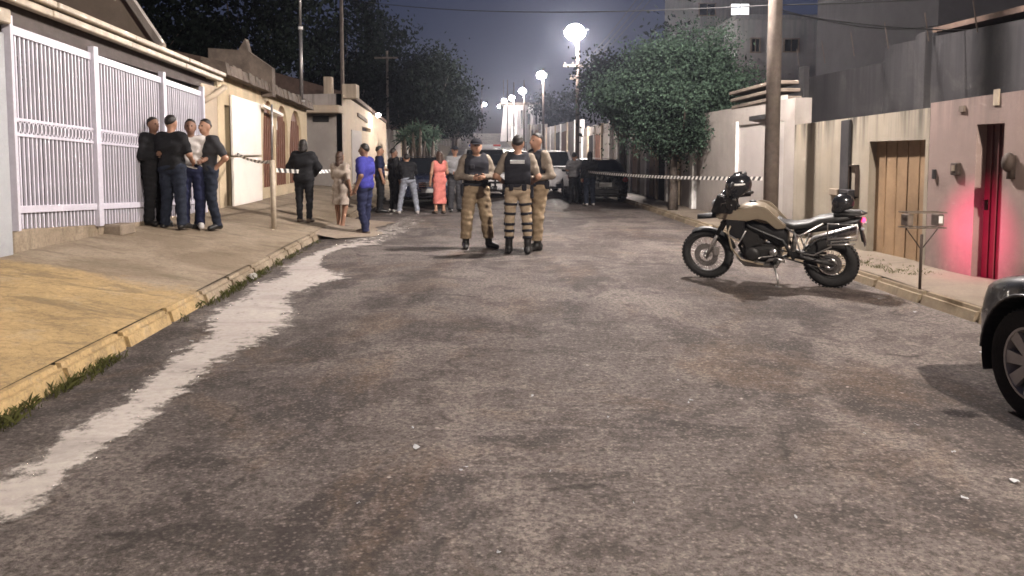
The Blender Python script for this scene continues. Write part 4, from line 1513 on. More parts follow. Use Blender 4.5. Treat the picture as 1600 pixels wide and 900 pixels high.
# ================================================================== LITTER RACK on the right pavement
rb = hit(1437, 452)
rack = empty('litter_rack', rb, R(3), 'rusty wire rubbish basket on a post in front of pink wall', 'rubbish basket')
mb = MB(); mb.tube([(0, 0, -0.05), (0, 0, 0.62)], 0.018, 8); mb.build('post', M['iron'], rack, True)
mb = MB()
for x in (-0.22, 0.22):
    mb.tube([(0, 0, 0.45), (x, 0, 0.70)], 0.007, 6)
mb.build('brace', M['iron'], rack, True)
mb = MB()
for z in (0.70, 0.87):
    mb.tube([(-0.25, -0.11, z), (0.25, -0.11, z), (0.25, 0.11, z), (-0.25, 0.11, z)], 0.007, 6, closed=True)
for k in range(6):
    x = -0.25 + 0.5 * k / 5
    mb.tube([(x, -0.11, 0.70), (x, 0.11, 0.70)], 0.004, 5)
mb.build('basket', M['slab'], rack)
for s in (-1, 1):
    mb = MB(); mb.box((s * 0.20, 0, 0.785), (0.075, 0.16, 0.13)); mb.build('side_plate', M['slab'], rack, False, 0.008)
mb = MB(); mb.box((0.19, -0.083, 0.79), (0.05, 0.006, 0.08)); mb.build('sticker', M['white_plastic'], rack)

rack.scale = (0.85, 0.85, 0.97)

# ================================================================== GRASS in the gutter, LITTER
def blades(name, label, spots, n, m):
    mb = MB()
    for (x, y, z, r, h) in spots:
        for _ in range(n):
            a = random.uniform(0, 2 * PI)
            q = random.random() ** 0.5 * r
            px, py = x + q * math.cos(a), y + q * math.sin(a) * 1.4
            hh = h * random.uniform(0.3, 1)
            lean = Vector((random.gauss(0, 0.5), random.gauss(0, 0.5), 0)) * hh
            s = Vector((math.cos(a), math.sin(a), 0)) * 0.004
            b = Vector((px, py, z))
            mb.add([b - s, b + s, b + lean * 0.4 + Vector((0, 0, hh * 0.7)) + s * 0.7, b + lean + Vector((0, 0, hh))], [(0, 1, 2, 3)])
    o = mb.build(name, M[m])
    tag(o, label, None, None, 'stuff')
    return o


sp = []
for k in range(150):
    y = random.choice([random.uniform(4.3, 6.0), random.uniform(7.2, 14.0), random.uniform(8.0, 12.5)])
    sp.append((XL(y) + random.uniform(-0.02, 0.10), y, 0.0, 0.05, random.uniform(0.03, 0.10)))
for u, v in ((25, 643), (130, 583), (160, 568), (330, 462), (345, 458), (400, 430), (75, 610)):
    p = hit(u, v, 0.0)
    for _ in range(4):
        y = p.y + random.uniform(-0.2, 0.2)
        sp.append((XL(y) + random.uniform(0, 0.08), y, 0.0, 0.06, random.uniform(0.04, 0.09)))
blades('kerb_grass', 'short weeds growing along the foot of the left kerb', sp, 8, 'grass')
sp = []
for k in range(45):
    y = random.uniform(9.2, 11.2)
    sp.append((XR(y) + random.uniform(0.35, 0.9), y, 0.13, 0.07, random.uniform(0.02, 0.05)))
blades('pavement_grass', 'thin dry grass in the right pavement below the rubbish basket', sp, 14, 'grass')


def scrap_mesh(seed):
    rg = random.Random(seed)
    mb = MB()
    n = 7
    vs = [(0, 0, 0.012)]
    for k in range(n):
        a = 2 * PI * k / n
        r = rg.uniform(0.6, 1.2)
        vs.append((r * math.cos(a), 0.6 * r * math.sin(a), rg.uniform(0.0, 0.02)))
    mb.add(vs, [(0, 1 + k, 1 + (k + 1) % n) for k in range(n)])
    return mb


mb = MB()
for k, (u, v, s) in enumerate(((650, 702, 0.05), (1080, 628, 0.03), (1076, 632, 0.02), (1585, 755, 0.05), (1350, 680, 0.025), (1432, 667, 0.03), (1508, 783, 0.035), (780, 867, 0.022), (1243, 812, 0.018), (832, 621, 0.03), (1430, 489, 0.05), (1534, 553, 0.05), (1375, 469, 0.05), (645, 671, 0.02), (1060, 597, 0.02), (728, 733, 0.025), (720, 738, 0.02), (300, 535, 0.04), (420, 510, 0.02), (950, 655, 0.015), (1490, 710, 0.02), (990, 790, 0.012), (560, 790, 0.014), (860, 740, 0.014))):
    p = hit(u, v, 0.0)
    a = random.uniform(0, PI)
    sc_ = scrap_mesh(k)
    m3 = RZ(a)
    mb.add([m3 @ (Vector(q) * 1.0 * Vector((s, s, 1)) if False else Vector((q[0] * s * 0.65, q[1] * s * 0.65, q[2] * 0.6))) + Vector((p.x, p.y, 0.009)) for q in sc_.v], sc_.f)
o = mb.build('litter_scraps', M['pillar'])
tag(o, 'small pale scraps and chips scattered over the asphalt', None, None, 'stuff')
p = hit(393, 437, 0.0)
cup = empty('paper_cup', (p.x, p.y, 0.045), R(40), 'crushed white paper cup lying by the left kerb', 'cup')
cup.rotation_euler = (R(84), 0, R(55))
mb = MB(); mb.lathe([(0.026, 0), (0.04, 0.11), (0.037, 0.11), (0.024, 0.004)], (0, 0, -0.05), (0, 0, 1), 14); mb.build('shell', M['white_plastic'], cup, True)
mb = MB(); mb.tube([(0.039 * math.cos(a), 0.039 * math.sin(a), 0.06) for a in np.linspace(0, 2 * PI, 15)[:-1]], 0.003, 5, closed=True); mb.build('rim', M['white_plastic'], cup, True)

# ================================================================== PEOPLE
def surface_nets(fn, lo, hi, h):
    lo = np.array(lo, float); hi = np.array(hi, float)
    n = np.ceil((hi - lo) / h).astype(int) + 1
    ax = [lo[i] + h * np.arange(n[i]) for i in range(3)]
    X, Y, Z = np.meshgrid(*ax, indexing='ij')
    P = np.stack([X, Y, Z], -1).astype(np.float32)
    D = fn(P)
    inside = D < 0
    c = [inside[i:n[0] - 1 + i, j:n[1] - 1 + j, k:n[2] - 1 + k] for i in (0, 1) for j in (0, 1) for k in (0, 1)]
    s = sum(q.astype(np.int8) for q in c)
    act = (s > 0) & (s < 8)
    idx = -np.ones(act.shape, int)
    cells = np.argwhere(act)
    idx[act] = np.arange(len(cells))
    pos = np.zeros((len(cells), 3)); cnt = np.zeros(len(cells))
    cor = np.array([(i, j, k) for i in (0, 1) for j in (0, 1) for k in (0, 1)])
    vals = np.stack([D[cells[:, 0] + i, cells[:, 1] + j, cells[:, 2] + k] for i, j, k in cor], 1)
    for a in range(8):
        for b in range(a + 1, 8):
            if np.abs(cor[a] - cor[b]).sum() == 1:
                va, vb = vals[:, a], vals[:, b]
                m = (va < 0) != (vb < 0)
                t = va[m] / (va[m] - vb[m])
                pos[m] += cor[a] + (cor[b] - cor[a]) * t[:, None]
                cnt[m] += 1
    V = lo + h * (cells + pos / cnt[:, None])
    faces = []
    for d in range(3):
        sl0 = [slice(None)] * 3; sl1 = [slice(None)] * 3
        sl0[d] = slice(0, -1); sl1[d] = slice(1, None)
        ch = inside[tuple(sl0)] != inside[tuple(sl1)]
        e = np.argwhere(ch)
        u, w = (d + 1) % 3, (d + 2) % 3
        ok = (e[:, u] > 0) & (e[:, w] > 0) & (e[:, u] < n[u] - 1) & (e[:, w] < n[w] - 1)
        e = e[ok]
        q = []
        for du, dw in ((-1, -1), (0, -1), (0, 0), (-1, 0)):
            k = e.copy(); k[:, u] += du; k[:, w] += dw
            q.append(idx[k[:, 0], k[:, 1], k[:, 2]])
        f = np.stack(q, 1)
        flip = ~inside[tuple(e.T)]
        f[flip] = f[flip][:, ::-1]
        faces.append(f)
    return V, np.concatenate(faces)


def cone(P, a, b, r1, r2):
    a = np.array(a, np.float32); b = np.array(b, np.float32)
    ab = b - a
    t = np.clip(((P - a) @ ab) / max(1e-8, float(ab @ ab)), 0, 1)
    q = P - a - t[..., None] * ab
    return np.sqrt((q * q).sum(-1)) - (r1 + (r2 - r1) * t)


def ell(P, c, r):
    q = (P - np.array(c, np.float32)) / np.array(r, np.float32)
    k = np.sqrt((q * q).sum(-1))
    return (k - 1) * min(r)


def smin(a, b, k):
    h = np.maximum(k - np.abs(a - b), 0) / k
    return np.minimum(a, b) - h * h * k * 0.25


def union(P, prims, k):
    d = None
    for p in prims:
        e = cone(P, *p[1:]) if p[0] == 'c' else ell(P, *p[1:])
        d = e if d is None else smin(d, e, k)
    return d


def sdf_part(name, prims, k, m, root, h=0.016, clip=None, wrinkle=0.0, wf=30.0, seed=0):
    pts, rad = [], []
    for p in prims:
        if p[0] == 'c':
            pts += [p[1], p[2]]; rad += [p[3], p[4]]
        else:
            pts += [p[1]]; rad += [max(p[2])]
    pts = np.array(pts, float); rad = np.array(rad)[:, None]
    lo = (pts - rad).min(0) - 3 * h; hi = (pts + rad).max(0) + 3 * h

    def fn(P):
        d = union(P, prims, k)
        if wrinkle:
            x, y, z = P[..., 0], P[..., 1], P[..., 2]
            d = d + wrinkle * (np.sin(wf * z + 7 * x + seed + 3 * np.sin(9 * y + 4 * x)) * np.sin(11 * x + 9 * y + 5 * z + seed) + 0.5 * np.sin(2.1 * wf * z + 13 * x - 9 * y + seed))
        if clip:
            d = np.maximum(d, clip(P))
        return d

    V, Fc = surface_nets(fn, lo, hi, h)
    me = bpy.data.meshes.new(name)
    me.from_pydata(V.tolist(), [], Fc.tolist())
    me.polygons.foreach_set('use_smooth', [True] * len(me.polygons))
    return obj(name, me, m, root), V, Fc


def fabric(name, c, var=0.3):
    return mat(name, c, 0.85, 0, var, 14, 0.35, 220, spec=0.2)


S = {
    'skin': mat('warm skin', (0.36, 0.20, 0.13), 0.55, 0, 0.15, 20, 0.05), 'skin2': mat('brown skin', (0.22, 0.12, 0.08), 0.55, 0, 0.15, 20, 0.05),
    'black': fabric('black cloth', (0.016, 0.016, 0.018)), 'char': fabric('charcoal cloth', (0.05, 0.05, 0.055)),
    'denim': fabric('dark denim', (0.022, 0.028, 0.045), 0.4), 'navy': fabric('navy cloth', (0.02, 0.024, 0.06)),
    'blue': fabric('royal blue jersey', (0.045, 0.045, 0.26)), 'ljean': fabric('pale washed denim', (0.27, 0.29, 0.34), 0.4),
    'khaki': fabric('khaki drill', (0.30, 0.225, 0.145), 0.35), 'khaki_l': fabric('light khaki drill', (0.42, 0.33, 0.23), 0.3),
    'tan': fabric('tan uniform shirt', (0.23, 0.19, 0.15), 0.3), 'vest': fabric('black armour vest', (0.020, 0.020, 0.026)),
    'cream': fabric('cream lace', (0.52, 0.44, 0.37), 0.35), 'white': fabric('white cotton', (0.62, 0.58, 0.55), 0.2),
    'pink': fabric('coral pink dress cloth', (0.62, 0.20, 0.17), 0.25), 'grey': fabric('grey jersey', (0.24, 0.24, 0.245)),
    'hair': mat('dark hair', (0.014, 0.010, 0.008), 0.5, 0, 0.3, 60, 0.5, 120), 'hair2': mat('brown hair', (0.06, 0.03, 0.018), 0.5, 0, 0.3, 60, 0.5, 120),
    'boot': mat('black boot leather', (0.014, 0.013, 0.012), 0.4, 0, 0.3, 20), 'shoe': mat('pale trainer', (0.5, 0.47, 0.45), 0.6), 'sole': mat('worn sandal', (0.10, 0.07, 0.05), 0.7),
    'eye': mat('dark eye', (0.02, 0.015, 0.012), 0.2, bmp=0), 'lip': mat('lip', (0.26, 0.10, 0.08), 0.5, bmp=0), 'patch': fabric('pale lettering patch', (0.55, 0.55, 0.55)),
}
eye_mb = MB(); eye_mb.ball((0, 0, 0), 0.011, 8, 6); eye_me = eye_mb.mesh('eye', True)
lip_mb = MB(); lip_mb.tube([(-0.024, 0.004, 0), (0, 0, -0.002), (0.024, 0.004, 0)], [0.004, 0.007, 0.004], 6); lip_me = lip_mb.mesh('mouth', True)


def person(label, base, H, rz, o, pose=None, h=0.016, seed=0):
    """local figure 1.75 m tall, facing -Y; a = its right (x<0), b = its left (x>0)"""
    root = empty('person', base, rz, label, 'person')
    s = H / 1.75
    root.scale = (s, s, s)
    J = dict(pel=(0, 0, 0.95), waist=(0, 0.005, 1.08), chest=(0, 0.01, 1.27), neck=(0, 0.015, 1.46), head=(0, -0.015, 1.635),
             sa=(-0.185, 0.01, 1.415), ea=(-0.245, 0.03, 1.14), wa=(-0.255, -0.04, 0.89),
             sb=(0.185, 0.01, 1.415), eb=(0.245, 0.03, 1.14), wb=(0.255, -0.04, 0.89),
             ha=(-0.095, 0, 0.93), ka=(-0.11, -0.02, 0.50), aa=(-0.115, 0.02, 0.085), ta=(-0.14, -0.16, 0.03),
             hb=(0.095, 0, 0.93), kb=(0.11, -0.02, 0.50), ab=(0.115, 0.02, 0.085), tb=(0.14, -0.16, 0.03))
    J.update(pose or {})
    for q in 'ab':                                     # toes follow the ankle unless given
        if pose and 'a' + q in pose and 't' + q not in pose:
            k = J['a' + q]; J['t' + q] = (k[0] * 1.15, k[1] - 0.18, k[2] - 0.055)
    V = {k: np.array(v, float) for k, v in J.items()}
    w = o.get('bulk', 1.0)
    off = lambda j, dx: V[j] + np.array((dx, 0, 0))

    def torso(e):
        return [('c', off('pel', -0.07), off('pel', 0.07), 0.105 * w + e, 0.105 * w + e), ('c', off('waist', -0.055), off('waist', 0.055), 0.098 * w + e, 0.098 * w + e),
                ('c', off('chest', -0.075), off('chest', 0.075), 0.112 * w + e, 0.112 * w + e),
                ('c', V['sa'] * 0.86 + V['sb'] * 0.14, V['sb'] * 0.86 + V['sa'] * 0.14, 0.062 + e, 0.062 + e)]

    def arm(q, e, f=1.0, fore=1.0):
        p = [('c', V['s' + q], V['s' + q] + (V['e' + q] - V['s' + q]) * f, 0.055 + e, 0.043 + e)]
        if fore > 0:
            p.append(('c', V['e' + q], V['e' + q] + (V['w' + q] - V['e' + q]) * fore, 0.043 + e, 0.043 + e - 0.013 * fore))
        return p

    def leg(q, e, e2=None, f=1.0):
        e2 = e if e2 is None else e2
        return [('c', V['h' + q], V['k' + q], 0.090 * w + e, 0.058 + (e + e2) / 2), ('c', V['k' + q], V['k' + q] + (V['a' + q] - V['k' + q]) * f, 0.058 + (e + e2) / 2, 0.042 + e2)]

    hd = V['head']
    # ---- body: one continuous skin
    prims = torso(0)
    prims += [('c', V['neck'] - (0, 0, 0.04), hd - (0, -0.02, 0.06), 0.056, 0.05)]
    for q in 'ab':
        prims += arm(q, 0) + leg(q, 0)
        prims += [('c', V['a' + q] - (0, 0, 0.02), V['t' + q], 0.042, 0.034), ('c', V['a' + q] + (0, 0.045, -0.04), V['a' + q], 0.036, 0.036)]
        dd = V['w' + q] - V['e' + q]; dd /= np.linalg.norm(dd)
        prims += [('c', V['w' + q], V['w' + q] + dd * 0.075, 0.028, 0.030)]
    prims += [('e', hd + (0, 0.012, 0.02), (0.076, 0.094, 0.098)), ('e', hd + (0, -0.025, -0.055), (0.056, 0.062, 0.062)),
              ('c', hd + (0, -0.085, 0.012), hd + (0, -0.108, -0.022), 0.010, 0.016), ('e', hd + (-0.078, 0.012, -0.008), (0.014, 0.024, 0.034)), ('e', hd + (0.078, 0.012, -0.008), (0.014, 0.024, 0.034))]
    bo, bv, bf = sdf_part('body', prims, 0.035, S[o.get('skin', 'skin')], None, h)
    # ---- fingers, rooted in the palm
    fm = MB()
    for q in 'ab':
        dd = Vector(V['w' + q] - V['e' + q]).normalized()
        sgn = -1 if q == 'a' else 1
        inward = Vector((-sgn, -0.25, 0.1)); inward = (inward - dd * inward.dot(dd)).normalized()
        across = dd.cross(inward).normalized()
        if across.y > 0: across = -across
        root_ = Vector(V['w' + q]) + dd * 0.075
        for i, (t, L) in enumerate(((-0.030, 0.062), (-0.010, 0.078), (0.010, 0.084), (0.030, 0.074))):
            b0 = root_ + across * t
            fm.tube([b0 - dd * 0.02, b0 + dd * L * 0.45, b0 + dd * L * 0.75 + inward * L * 0.22, b0 + dd * L * 0.9 + inward * L * 0.5], [0.0095, 0.009, 0.008, 0.006], 6)
        b0 = Vector(V['w' + q]) + dd * 0.03 + across * 0.024
        fm.tube([b0, b0 + across * 0.028 + dd * 0.025, b0 + across * 0.034 + dd * 0.055 + inward * 0.02], [0.012, 0.010, 0.007], 6)
    vv = bo.data
    fin = fm.mesh('body', True)
    bmx = bmesh.new(); bmx.from_mesh(vv); bmx.from_mesh(fin); bmx.to_mesh(vv); bmx.free()
    vv.polygons.foreach_set('use_smooth', [True] * len(vv.polygons))
    bo.parent = root
    # ---- face
    for x in (-0.031, 0.031):
        e = obj('eye', eye_me, S['eye'], root); e.location = Vector(hd) + Vector((x, -0.079, 0.012))
    e = obj('mouth', lip_me, S['lip'], root); e.location = Vector(hd) + Vector((0, -0.088, -0.058))
    # ---- clothing
    wr = 0.0068
    t = o.get('top')
    if t:
        m, slv, hem, ex = (list(t) + [0.02])[:4]
        pr = torso(ex + 0.004)
        if slv == 'long':
            pr += arm('a', ex * 0.9) + arm('b', ex * 0.9)
        elif slv == 'short':
            pr += arm('a', ex, 0.75, 0) + arm('b', ex, 0.75, 0)
        hz = V['pel'][2] + hem
        ck = V['neck']
        sdf_part('shirt', pr, 0.05, S[m], root, h, lambda P: np.maximum(hz - P[..., 2] - 0.012 * np.sin(14 * P[..., 0] + seed), 0.062 - np.sqrt(((P - (ck + (0, -0.02, 0.045))) ** 2).sum(-1))), wr, 26, seed)
    b = o.get('bottom')
    if b:
        m, ex, ex2 = (list(b) + [0.02, 0.02])[:3]
        cut = o.get('cut', 0.055)
        pr = [torso(ex + 0.006)[0], torso(ex)[1]] + leg('a', ex, ex2) + leg('b', ex, ex2)
        top_z = V['pel'][2] + 0.11
        sdf_part('trousers', pr, 0.018, S[m], root, h, lambda P: np.maximum(P[..., 2] - top_z, cut - P[..., 2]) if not o.get('lean') else cut - P[..., 2], wr, 34, seed + 1)
    d = o.get('dress')
    if d:
        m, bot, flare = d
        cz = V['pel']
        pr = torso(0.018)[1:] + [torso(0.025)[0], ('c', off('pel', -0.06), np.array((cz[0] - 0.07, cz[1], bot)), 0.11, 0.10 + flare), ('c', off('pel', 0.06), np.array((cz[0] + 0.07, cz[1], bot)), 0.11, 0.10 + flare)]
        if o.get('dress_sleeve'):
            pr += arm('a', 0.025, 0.9, 0) + arm('b', 0.025, 0.9, 0)
        ck = V['neck']
        sdf_part('dress', pr, 0.05, S[m], root, h, lambda P: np.maximum(bot - P[..., 2], 0.085 - np.sqrt(((P - (ck + (0, -0.03, 0.03))) ** 2).sum(-1))), wr * 1.6, 16, seed)
    f = o.get('shoes')
    if f:
        m, hi = f
        for q in 'ab':
            a, tt = V['a' + q], V['t' + q]
            pr = [('c', a + (0, 0, -0.02), tt + (0, 0, 0.004), 0.050, 0.043), ('c', a + (0, 0.05, -0.04), a + (0, 0, -0.02), 0.044, 0.046)]
            if hi:
                k = V['k' + q]
                pr.append(('c', a, a + (k - a) * hi, 0.054, 0.060))
            zf = min(a[2] - 0.085, tt[2] - 0.03)
            sdf_part('boot' if hi else 'shoe', pr, 0.03, S[m], root, h * 0.8, lambda P: zf - P[..., 2], 0.0015, 60, seed)
    hr = o.get('hair')
    if hr:
        m, ln = hr
        pr = [('e', hd + (0, 0.02, 0.028), (0.087, 0.101, 0.104))]
        if ln > 0:
            pr += [('c', hd + (0, 0.055, 0.0), hd + (0, 0.075, -ln), 0.075, 0.07), ('c', hd + (-0.06, 0.03, -0.02), hd + (-0.07, 0.045, -ln * 0.9), 0.035, 0.03), ('c', hd + (0.06, 0.03, -0.02), hd + (0.07, 0.045, -ln * 0.9), 0.035, 0.03)]
        if ln == -2:                                    # a knot on top
            pr.append(('e', hd + (0, 0.07, 0.11), (0.05, 0.05, 0.045)))
        sdf_part('hair', pr, 0.03, S[m], root, 0.012, lambda P: 0.035 - (0.62 * (P[..., 1] - hd[1]) + 0.78 * (P[..., 2] - hd[2])) if ln <= 0 else np.minimum(0.035 - (0.62 * (P[..., 1] - hd[1]) + 0.78 * (P[..., 2] - hd[2])), -0.01 - (P[..., 1] - hd[1])), 0.004, 90, seed)
    cp = o.get('cap')
    if cp:
        pr = [('e', hd + (0, 0.012, 0.045), (0.095, 0.112, 0.085))]
        c_, _, _ = sdf_part('cap', pr, 0.02, S[cp], root, 0.012, lambda P: hd[2] + 0.045 - P[..., 2])
        mb = MB()
        mb.grid(lambda a, b_: (hd[0] + 0.085 * math.sin((a - 0.5) * 2.4), hd[1] - 0.075 - 0.085 * b_ * math.cos((a - 0.5) * 2.4) ** 0.6 - 0.01 * math.cos((a - 0.5) * 2.4), hd[2] + 0.052 - 0.018 * b_ - 0.02 * (a - 0.5) ** 2), 10, 3)
        mb.grid(lambda a, b_: (hd[0] + 0.085 * math.sin((a - 0.5) * 2.4), hd[1] - 0.075 - 0.085 * b_ * math.cos((a - 0.5) * 2.4) ** 0.6 - 0.01 * math.cos((a - 0.5) * 2.4), hd[2] + 0.046 - 0.018 * b_ - 0.02 * (a - 0.5) ** 2), 10, 3)
        mb.build('visor', S[cp], c_, True)
    if o.get('vest'):
        vr = 0.112 * w + o['top'][3] + 0.034
        pr = [('c', off('chest', -0.08) + (0, 0, -0.11), off('chest', 0.08) + (0, 0, -0.11), vr, vr), ('c', off('chest', -0.08) + (0, 0, 0.04), off('chest', 0.08) + (0, 0, 0.04), vr, vr),
              ('c', V['sa'] * 0.76 + V['sb'] * 0.24 + (0, 0, 0.0), V['sb'] * 0.76 + V['sa'] * 0.24, 0.108, 0.108)]
        cz = V['chest'][2]
        ck = V['neck']
        vo_, _, _ = sdf_part('vest', pr, 0.04, S['vest'], root, h, lambda P: np.maximum(np.maximum(cz - 0.23 - P[..., 2], np.abs(P[..., 0] - V['chest'][0]) - 0.190 * w), 0.10 - np.sqrt(((P - (ck + (0, -0.01, 0.055))) ** 2).sum(-1))), 0.003, 40, seed)
        for x, z, sx, sz in ((-0.10, -0.13, 0.09, 0.13), (0.0, -0.14, 0.08, 0.12), (0.10, -0.13, 0.09, 0.13), (-0.09, 0.03, 0.08, 0.07)):
            mb = MB(); mb.box(Vector(V['chest']) + Vector((x, -vr - 0.005, z)), (sx, 0.045, sz)); mb.build('pouch', S['vest'], vo_, False, 0.01)
        mb = MB(); mb.box(Vector(V['chest']) + Vector((0, vr + 0.012, 0.10)), (0.21, 0.012, 0.055)); mb.build('back_patch', S['patch'], vo_, False, 0.003)
    if o.get('belt'):
        mb = MB()
        c = Vector(V['pel']) + Vector((0, 0, 0.07))
        ex = o['bottom'][1]
        mb.lathe([(1.0, -0.028), (1.05, -0.02), (1.05, 0.02), (1.0, 0.028)], (0, 0, 0), (0, 0, 1), 24)
        mb.v = [(c.x + x * (0.175 + ex), c.y + y * (0.118 + ex), c.z + z) for x, y, z in mb.v]
        be = mb.build('belt', S['vest'], root, True)
        for x, y, z, sx, sy, sz in ((-0.20 - ex * 0.6, 0.0, -0.09, 0.05, 0.11, 0.20), (0.195 + ex * 0.6, 0.02, -0.03, 0.05, 0.08, 0.12), (0.10, -0.12, -0.01, 0.06, 0.05, 0.09), (-0.10, 0.13, -0.02, 0.07, 0.05, 0.10), (0.09, 0.13, -0.02, 0.06, 0.05, 0.10)):
            mb = MB(); mb.box(c + Vector((x, y, z)), (sx, sy, sz)); mb.build('pouch' if sz < 0.15 else 'holster', S['vest'], be, False, 0.012)
    for q, fr, rr in o.get('straps', ()):
        a = V[('h' if fr < 1 else 'k') + q]; b_ = V[('k' if fr < 1 else 'a') + q]
        t_ = fr if fr < 1 else fr - 1
        c = Vector(a + (b_ - a) * t_); dr_ = Vector(b_ - a).normalized()
        mb = MB(); mb.lathe([(rr - 0.004, -0.02), (rr + 0.006, -0.016), (rr + 0.006, 0.016), (rr - 0.004, 0.02)], c, dr_, 18); mb.build('strap', S['vest'], root, True)
    for q in o.get('kneepad', ''):
        k = Vector(V['k' + q]); mb = MB(); mb.ball(k + Vector((0, -0.06, -0.01)), (0.075, 0.045, 0.10), 12, 8); mb.build('knee_pad', S['vest'], root, True)
    return root


def foot(u, v):
    return hit(u, v)


def tall(u, v_foot, v_top):
    p = hit(u, v_foot)
    return zat(u, v_top, p.y) - p.z


def face(p, tx, ty):
    """angle so that the figure looks towards (tx, ty)"""
    return math.atan2(ty - p.y, tx - p.x) + PI / 2


CAM = (0, 0)
# --- three police officers in the road
p = foot(744, 388)
person('police officer in dark cap facing the camera with hands together at his chest', p, 1.86, face(p, 2.2, 0),
       dict(top=('tan', 'long', 0.0, 0.018), bottom=('khaki', 0.034, 0.042), shoes=('boot', 0.35), cap='vest', hair=('hair', -1), vest=1, belt=1, cut=0.16, bulk=1.0),
       dict(aa=(-0.17, 0.0, 0.085), ka=(-0.15, -0.03, 0.5), ab=(0.21, 0.02, 0.085), tb=(0.31, -0.12, 0.03), kb=(0.16, -0.03, 0.5), ea=(-0.285, 0.02, 1.15), wa=(-0.08, -0.22, 1.13), eb=(0.285, 0.02, 1.15), wb=(0.10, -0.23, 1.14), head=(0, -0.04, 1.62)), 0.014, 1)
p = foot(809, 397)
strp = [(q, f, r) for q in 'ab' for f, r in ((0.42, 0.094), (0.75, 0.084), (1.12, 0.078), (1.36, 0.073), (1.6, 0.068))]
person('police officer seen from behind in black vest and light khaki trousers with black leg straps', p, 1.88, face(p, 1.2, 30),
       dict(top=('tan', 'short', 0.02, 0.02), bottom=('khaki_l', 0.012, 0.016), shoes=('boot', 0.62), cap=None, hair=('hair', 0), vest=1, belt=1, straps=strp, kneepad='ab', cut=0.26, bulk=1.0),
       dict(ea=(-0.30, 0.06, 1.15), wa=(-0.17, -0.14, 1.03), eb=(0.32, 0.06, 1.16), wb=(0.17, -0.13, 1.03), ka=(-0.135, -0.02, 0.5), aa=(-0.15, 0.02, 0.085), kb=(0.125, -0.02, 0.5), ab=(0.135, -0.03, 0.085)), 0.014, 2)
p = foot(838, 391)
person('police officer turned sideways to the left beside the officer seen from behind', p, 1.93, face(p, -3.5, 9.5),
       dict(top=('tan', 'long', 0.0, 0.018), bottom=('khaki', 0.028, 0.034), shoes=('boot', 0.35), cap=None, hair=('hair', 0), vest=1, belt=1, cut=0.16, bulk=0.97),
       dict(ea=(-0.26, 0.05, 1.13), wa=(-0.15, -0.20, 1.05), eb=(0.27, 0.05, 1.13), wb=(0.14, -0.2, 1.08), ab=(0.10, -0.07, 0.085), kb=(0.11, -0.07, 0.5), aa=(-0.11, 0.12, 0.085)), 0.014, 3)
# --- men by the barred gate
p = foot(325, 359)
person('man in dark grey shirt and dark jeans, hand on hip, rightmost by the gate', p, 1.80, face(p, -6, 10.2),
       dict(top=('char', 'short', -0.03, 0.024), bottom=('denim', 0.022, 0.026), shoes=('boot', 0), hair=('hair', 0), bulk=1.05, skin='skin'),
       dict(eb=(0.33, 0.08, 1.14), wb=(0.19, 0.0, 0.98), aa=(-0.13, -0.06, 0.085), ab=(0.13, 0.08, 0.085)), 0.015, 4)
p = foot(302, 357)
person('man in navy trousers and white shirt half hidden in the gate group', p, 1.76, face(p, -3, 5),
       dict(top=('white', 'short', 0.0, 0.022), bottom=('navy', 0.022, 0.026), shoes=('shoe', 0), hair=('hair', 0), skin='skin2'),
       dict(eb=(0.26, 0.0, 1.14), wb=(0.2, -0.2, 1.1)), 0.016, 5)
p = foot(272, 358)
person('man in black shirt and faded dark jeans seen from behind before the gate', p, 1.78, face(p, -4.0, 20),
       dict(top=('black', 'short', -0.04, 0.026), bottom=('denim', 0.026, 0.03), shoes=('boot', 0), hair=('hair', 0), skin='skin', bulk=1.08),
       dict(aa=(-0.15, 0.02, 0.085), ab=(0.15, 0.0, 0.085), ea=(-0.28, -0.02, 1.15), wa=(-0.22, -0.2, 1.05)), 0.015, 6)
p = foot(244, 352)
person('person all in black leaning against the barred gate, leftmost of the group', p, 1.70, face(p, 3, 8),
       dict(top=('black', 'long', -0.06, 0.03), bottom=('black', 0.03, 0.034), shoes=('boot', 0), hair=('hair', 0), skin='skin2', bulk=1.1),
       dict(ea=(-0.25, 0.0, 1.13), wa=(0.02, -0.2, 1.12), eb=(0.25, 0.0, 1.13), wb=(-0.04, -0.22, 1.16)), 0.016, 7)
# --- onlookers at the pavement edge
p = foot(476, 348)
person('person in loose black sweater and black trousers standing on the left pavement', p, 1.68, face(p, -3.2, 30),
       dict(top=('black', 'long', -0.10, 0.036), bottom=('black', 0.016, 0.016), shoes=('sole', 0), hair=('hair', 0.10), bulk=1.1),
       dict(ea=(-0.31, -0.02, 1.17), wa=(-0.16, -0.2, 1.02), eb=(0.31, -0.02, 1.17), wb=(0.16, -0.2, 1.02), aa=(-0.10, 0, 0.085), ab=(0.10, 0, 0.085)), 0.016, 8)
p = foot(533, 358)
person('woman in short cream dress with bare legs by the kerb', p, 1.64, face(p, -1.5, 20),
       dict(dress=('cream', 0.56, 0.04), dress_sleeve=1, shoes=('sole', 0), hair=('hair2', 0.16)),
       dict(eb=(0.22, -0.05, 1.16), wb=(0.12, -0.22, 1.02), aa=(-0.09, 0.06, 0.085), ab=(0.10, -0.05, 0.085)), 0.016, 9)
p = foot(571, 366)
person('person in royal blue jersey and navy trousers seen from the side at the ramp', p, 1.79, face(p, -8, 17.0),
       dict(top=('blue', 'short', -0.06, 0.03), bottom=('navy', 0.02, 0.024), shoes=('sole', 0), hair=('hair', 0), skin='skin2', bulk=1.05),
       dict(ea=(-0.25, 0.03, 1.14), wa=(-0.19, -0.18, 1.02), eb=(0.25, 0.06, 1.14), wb=(0.24, -0.06, 0.90), aa=(-0.11, -0.06, 0.085), ab=(0.11, 0.07, 0.085)), 0.015, 10)
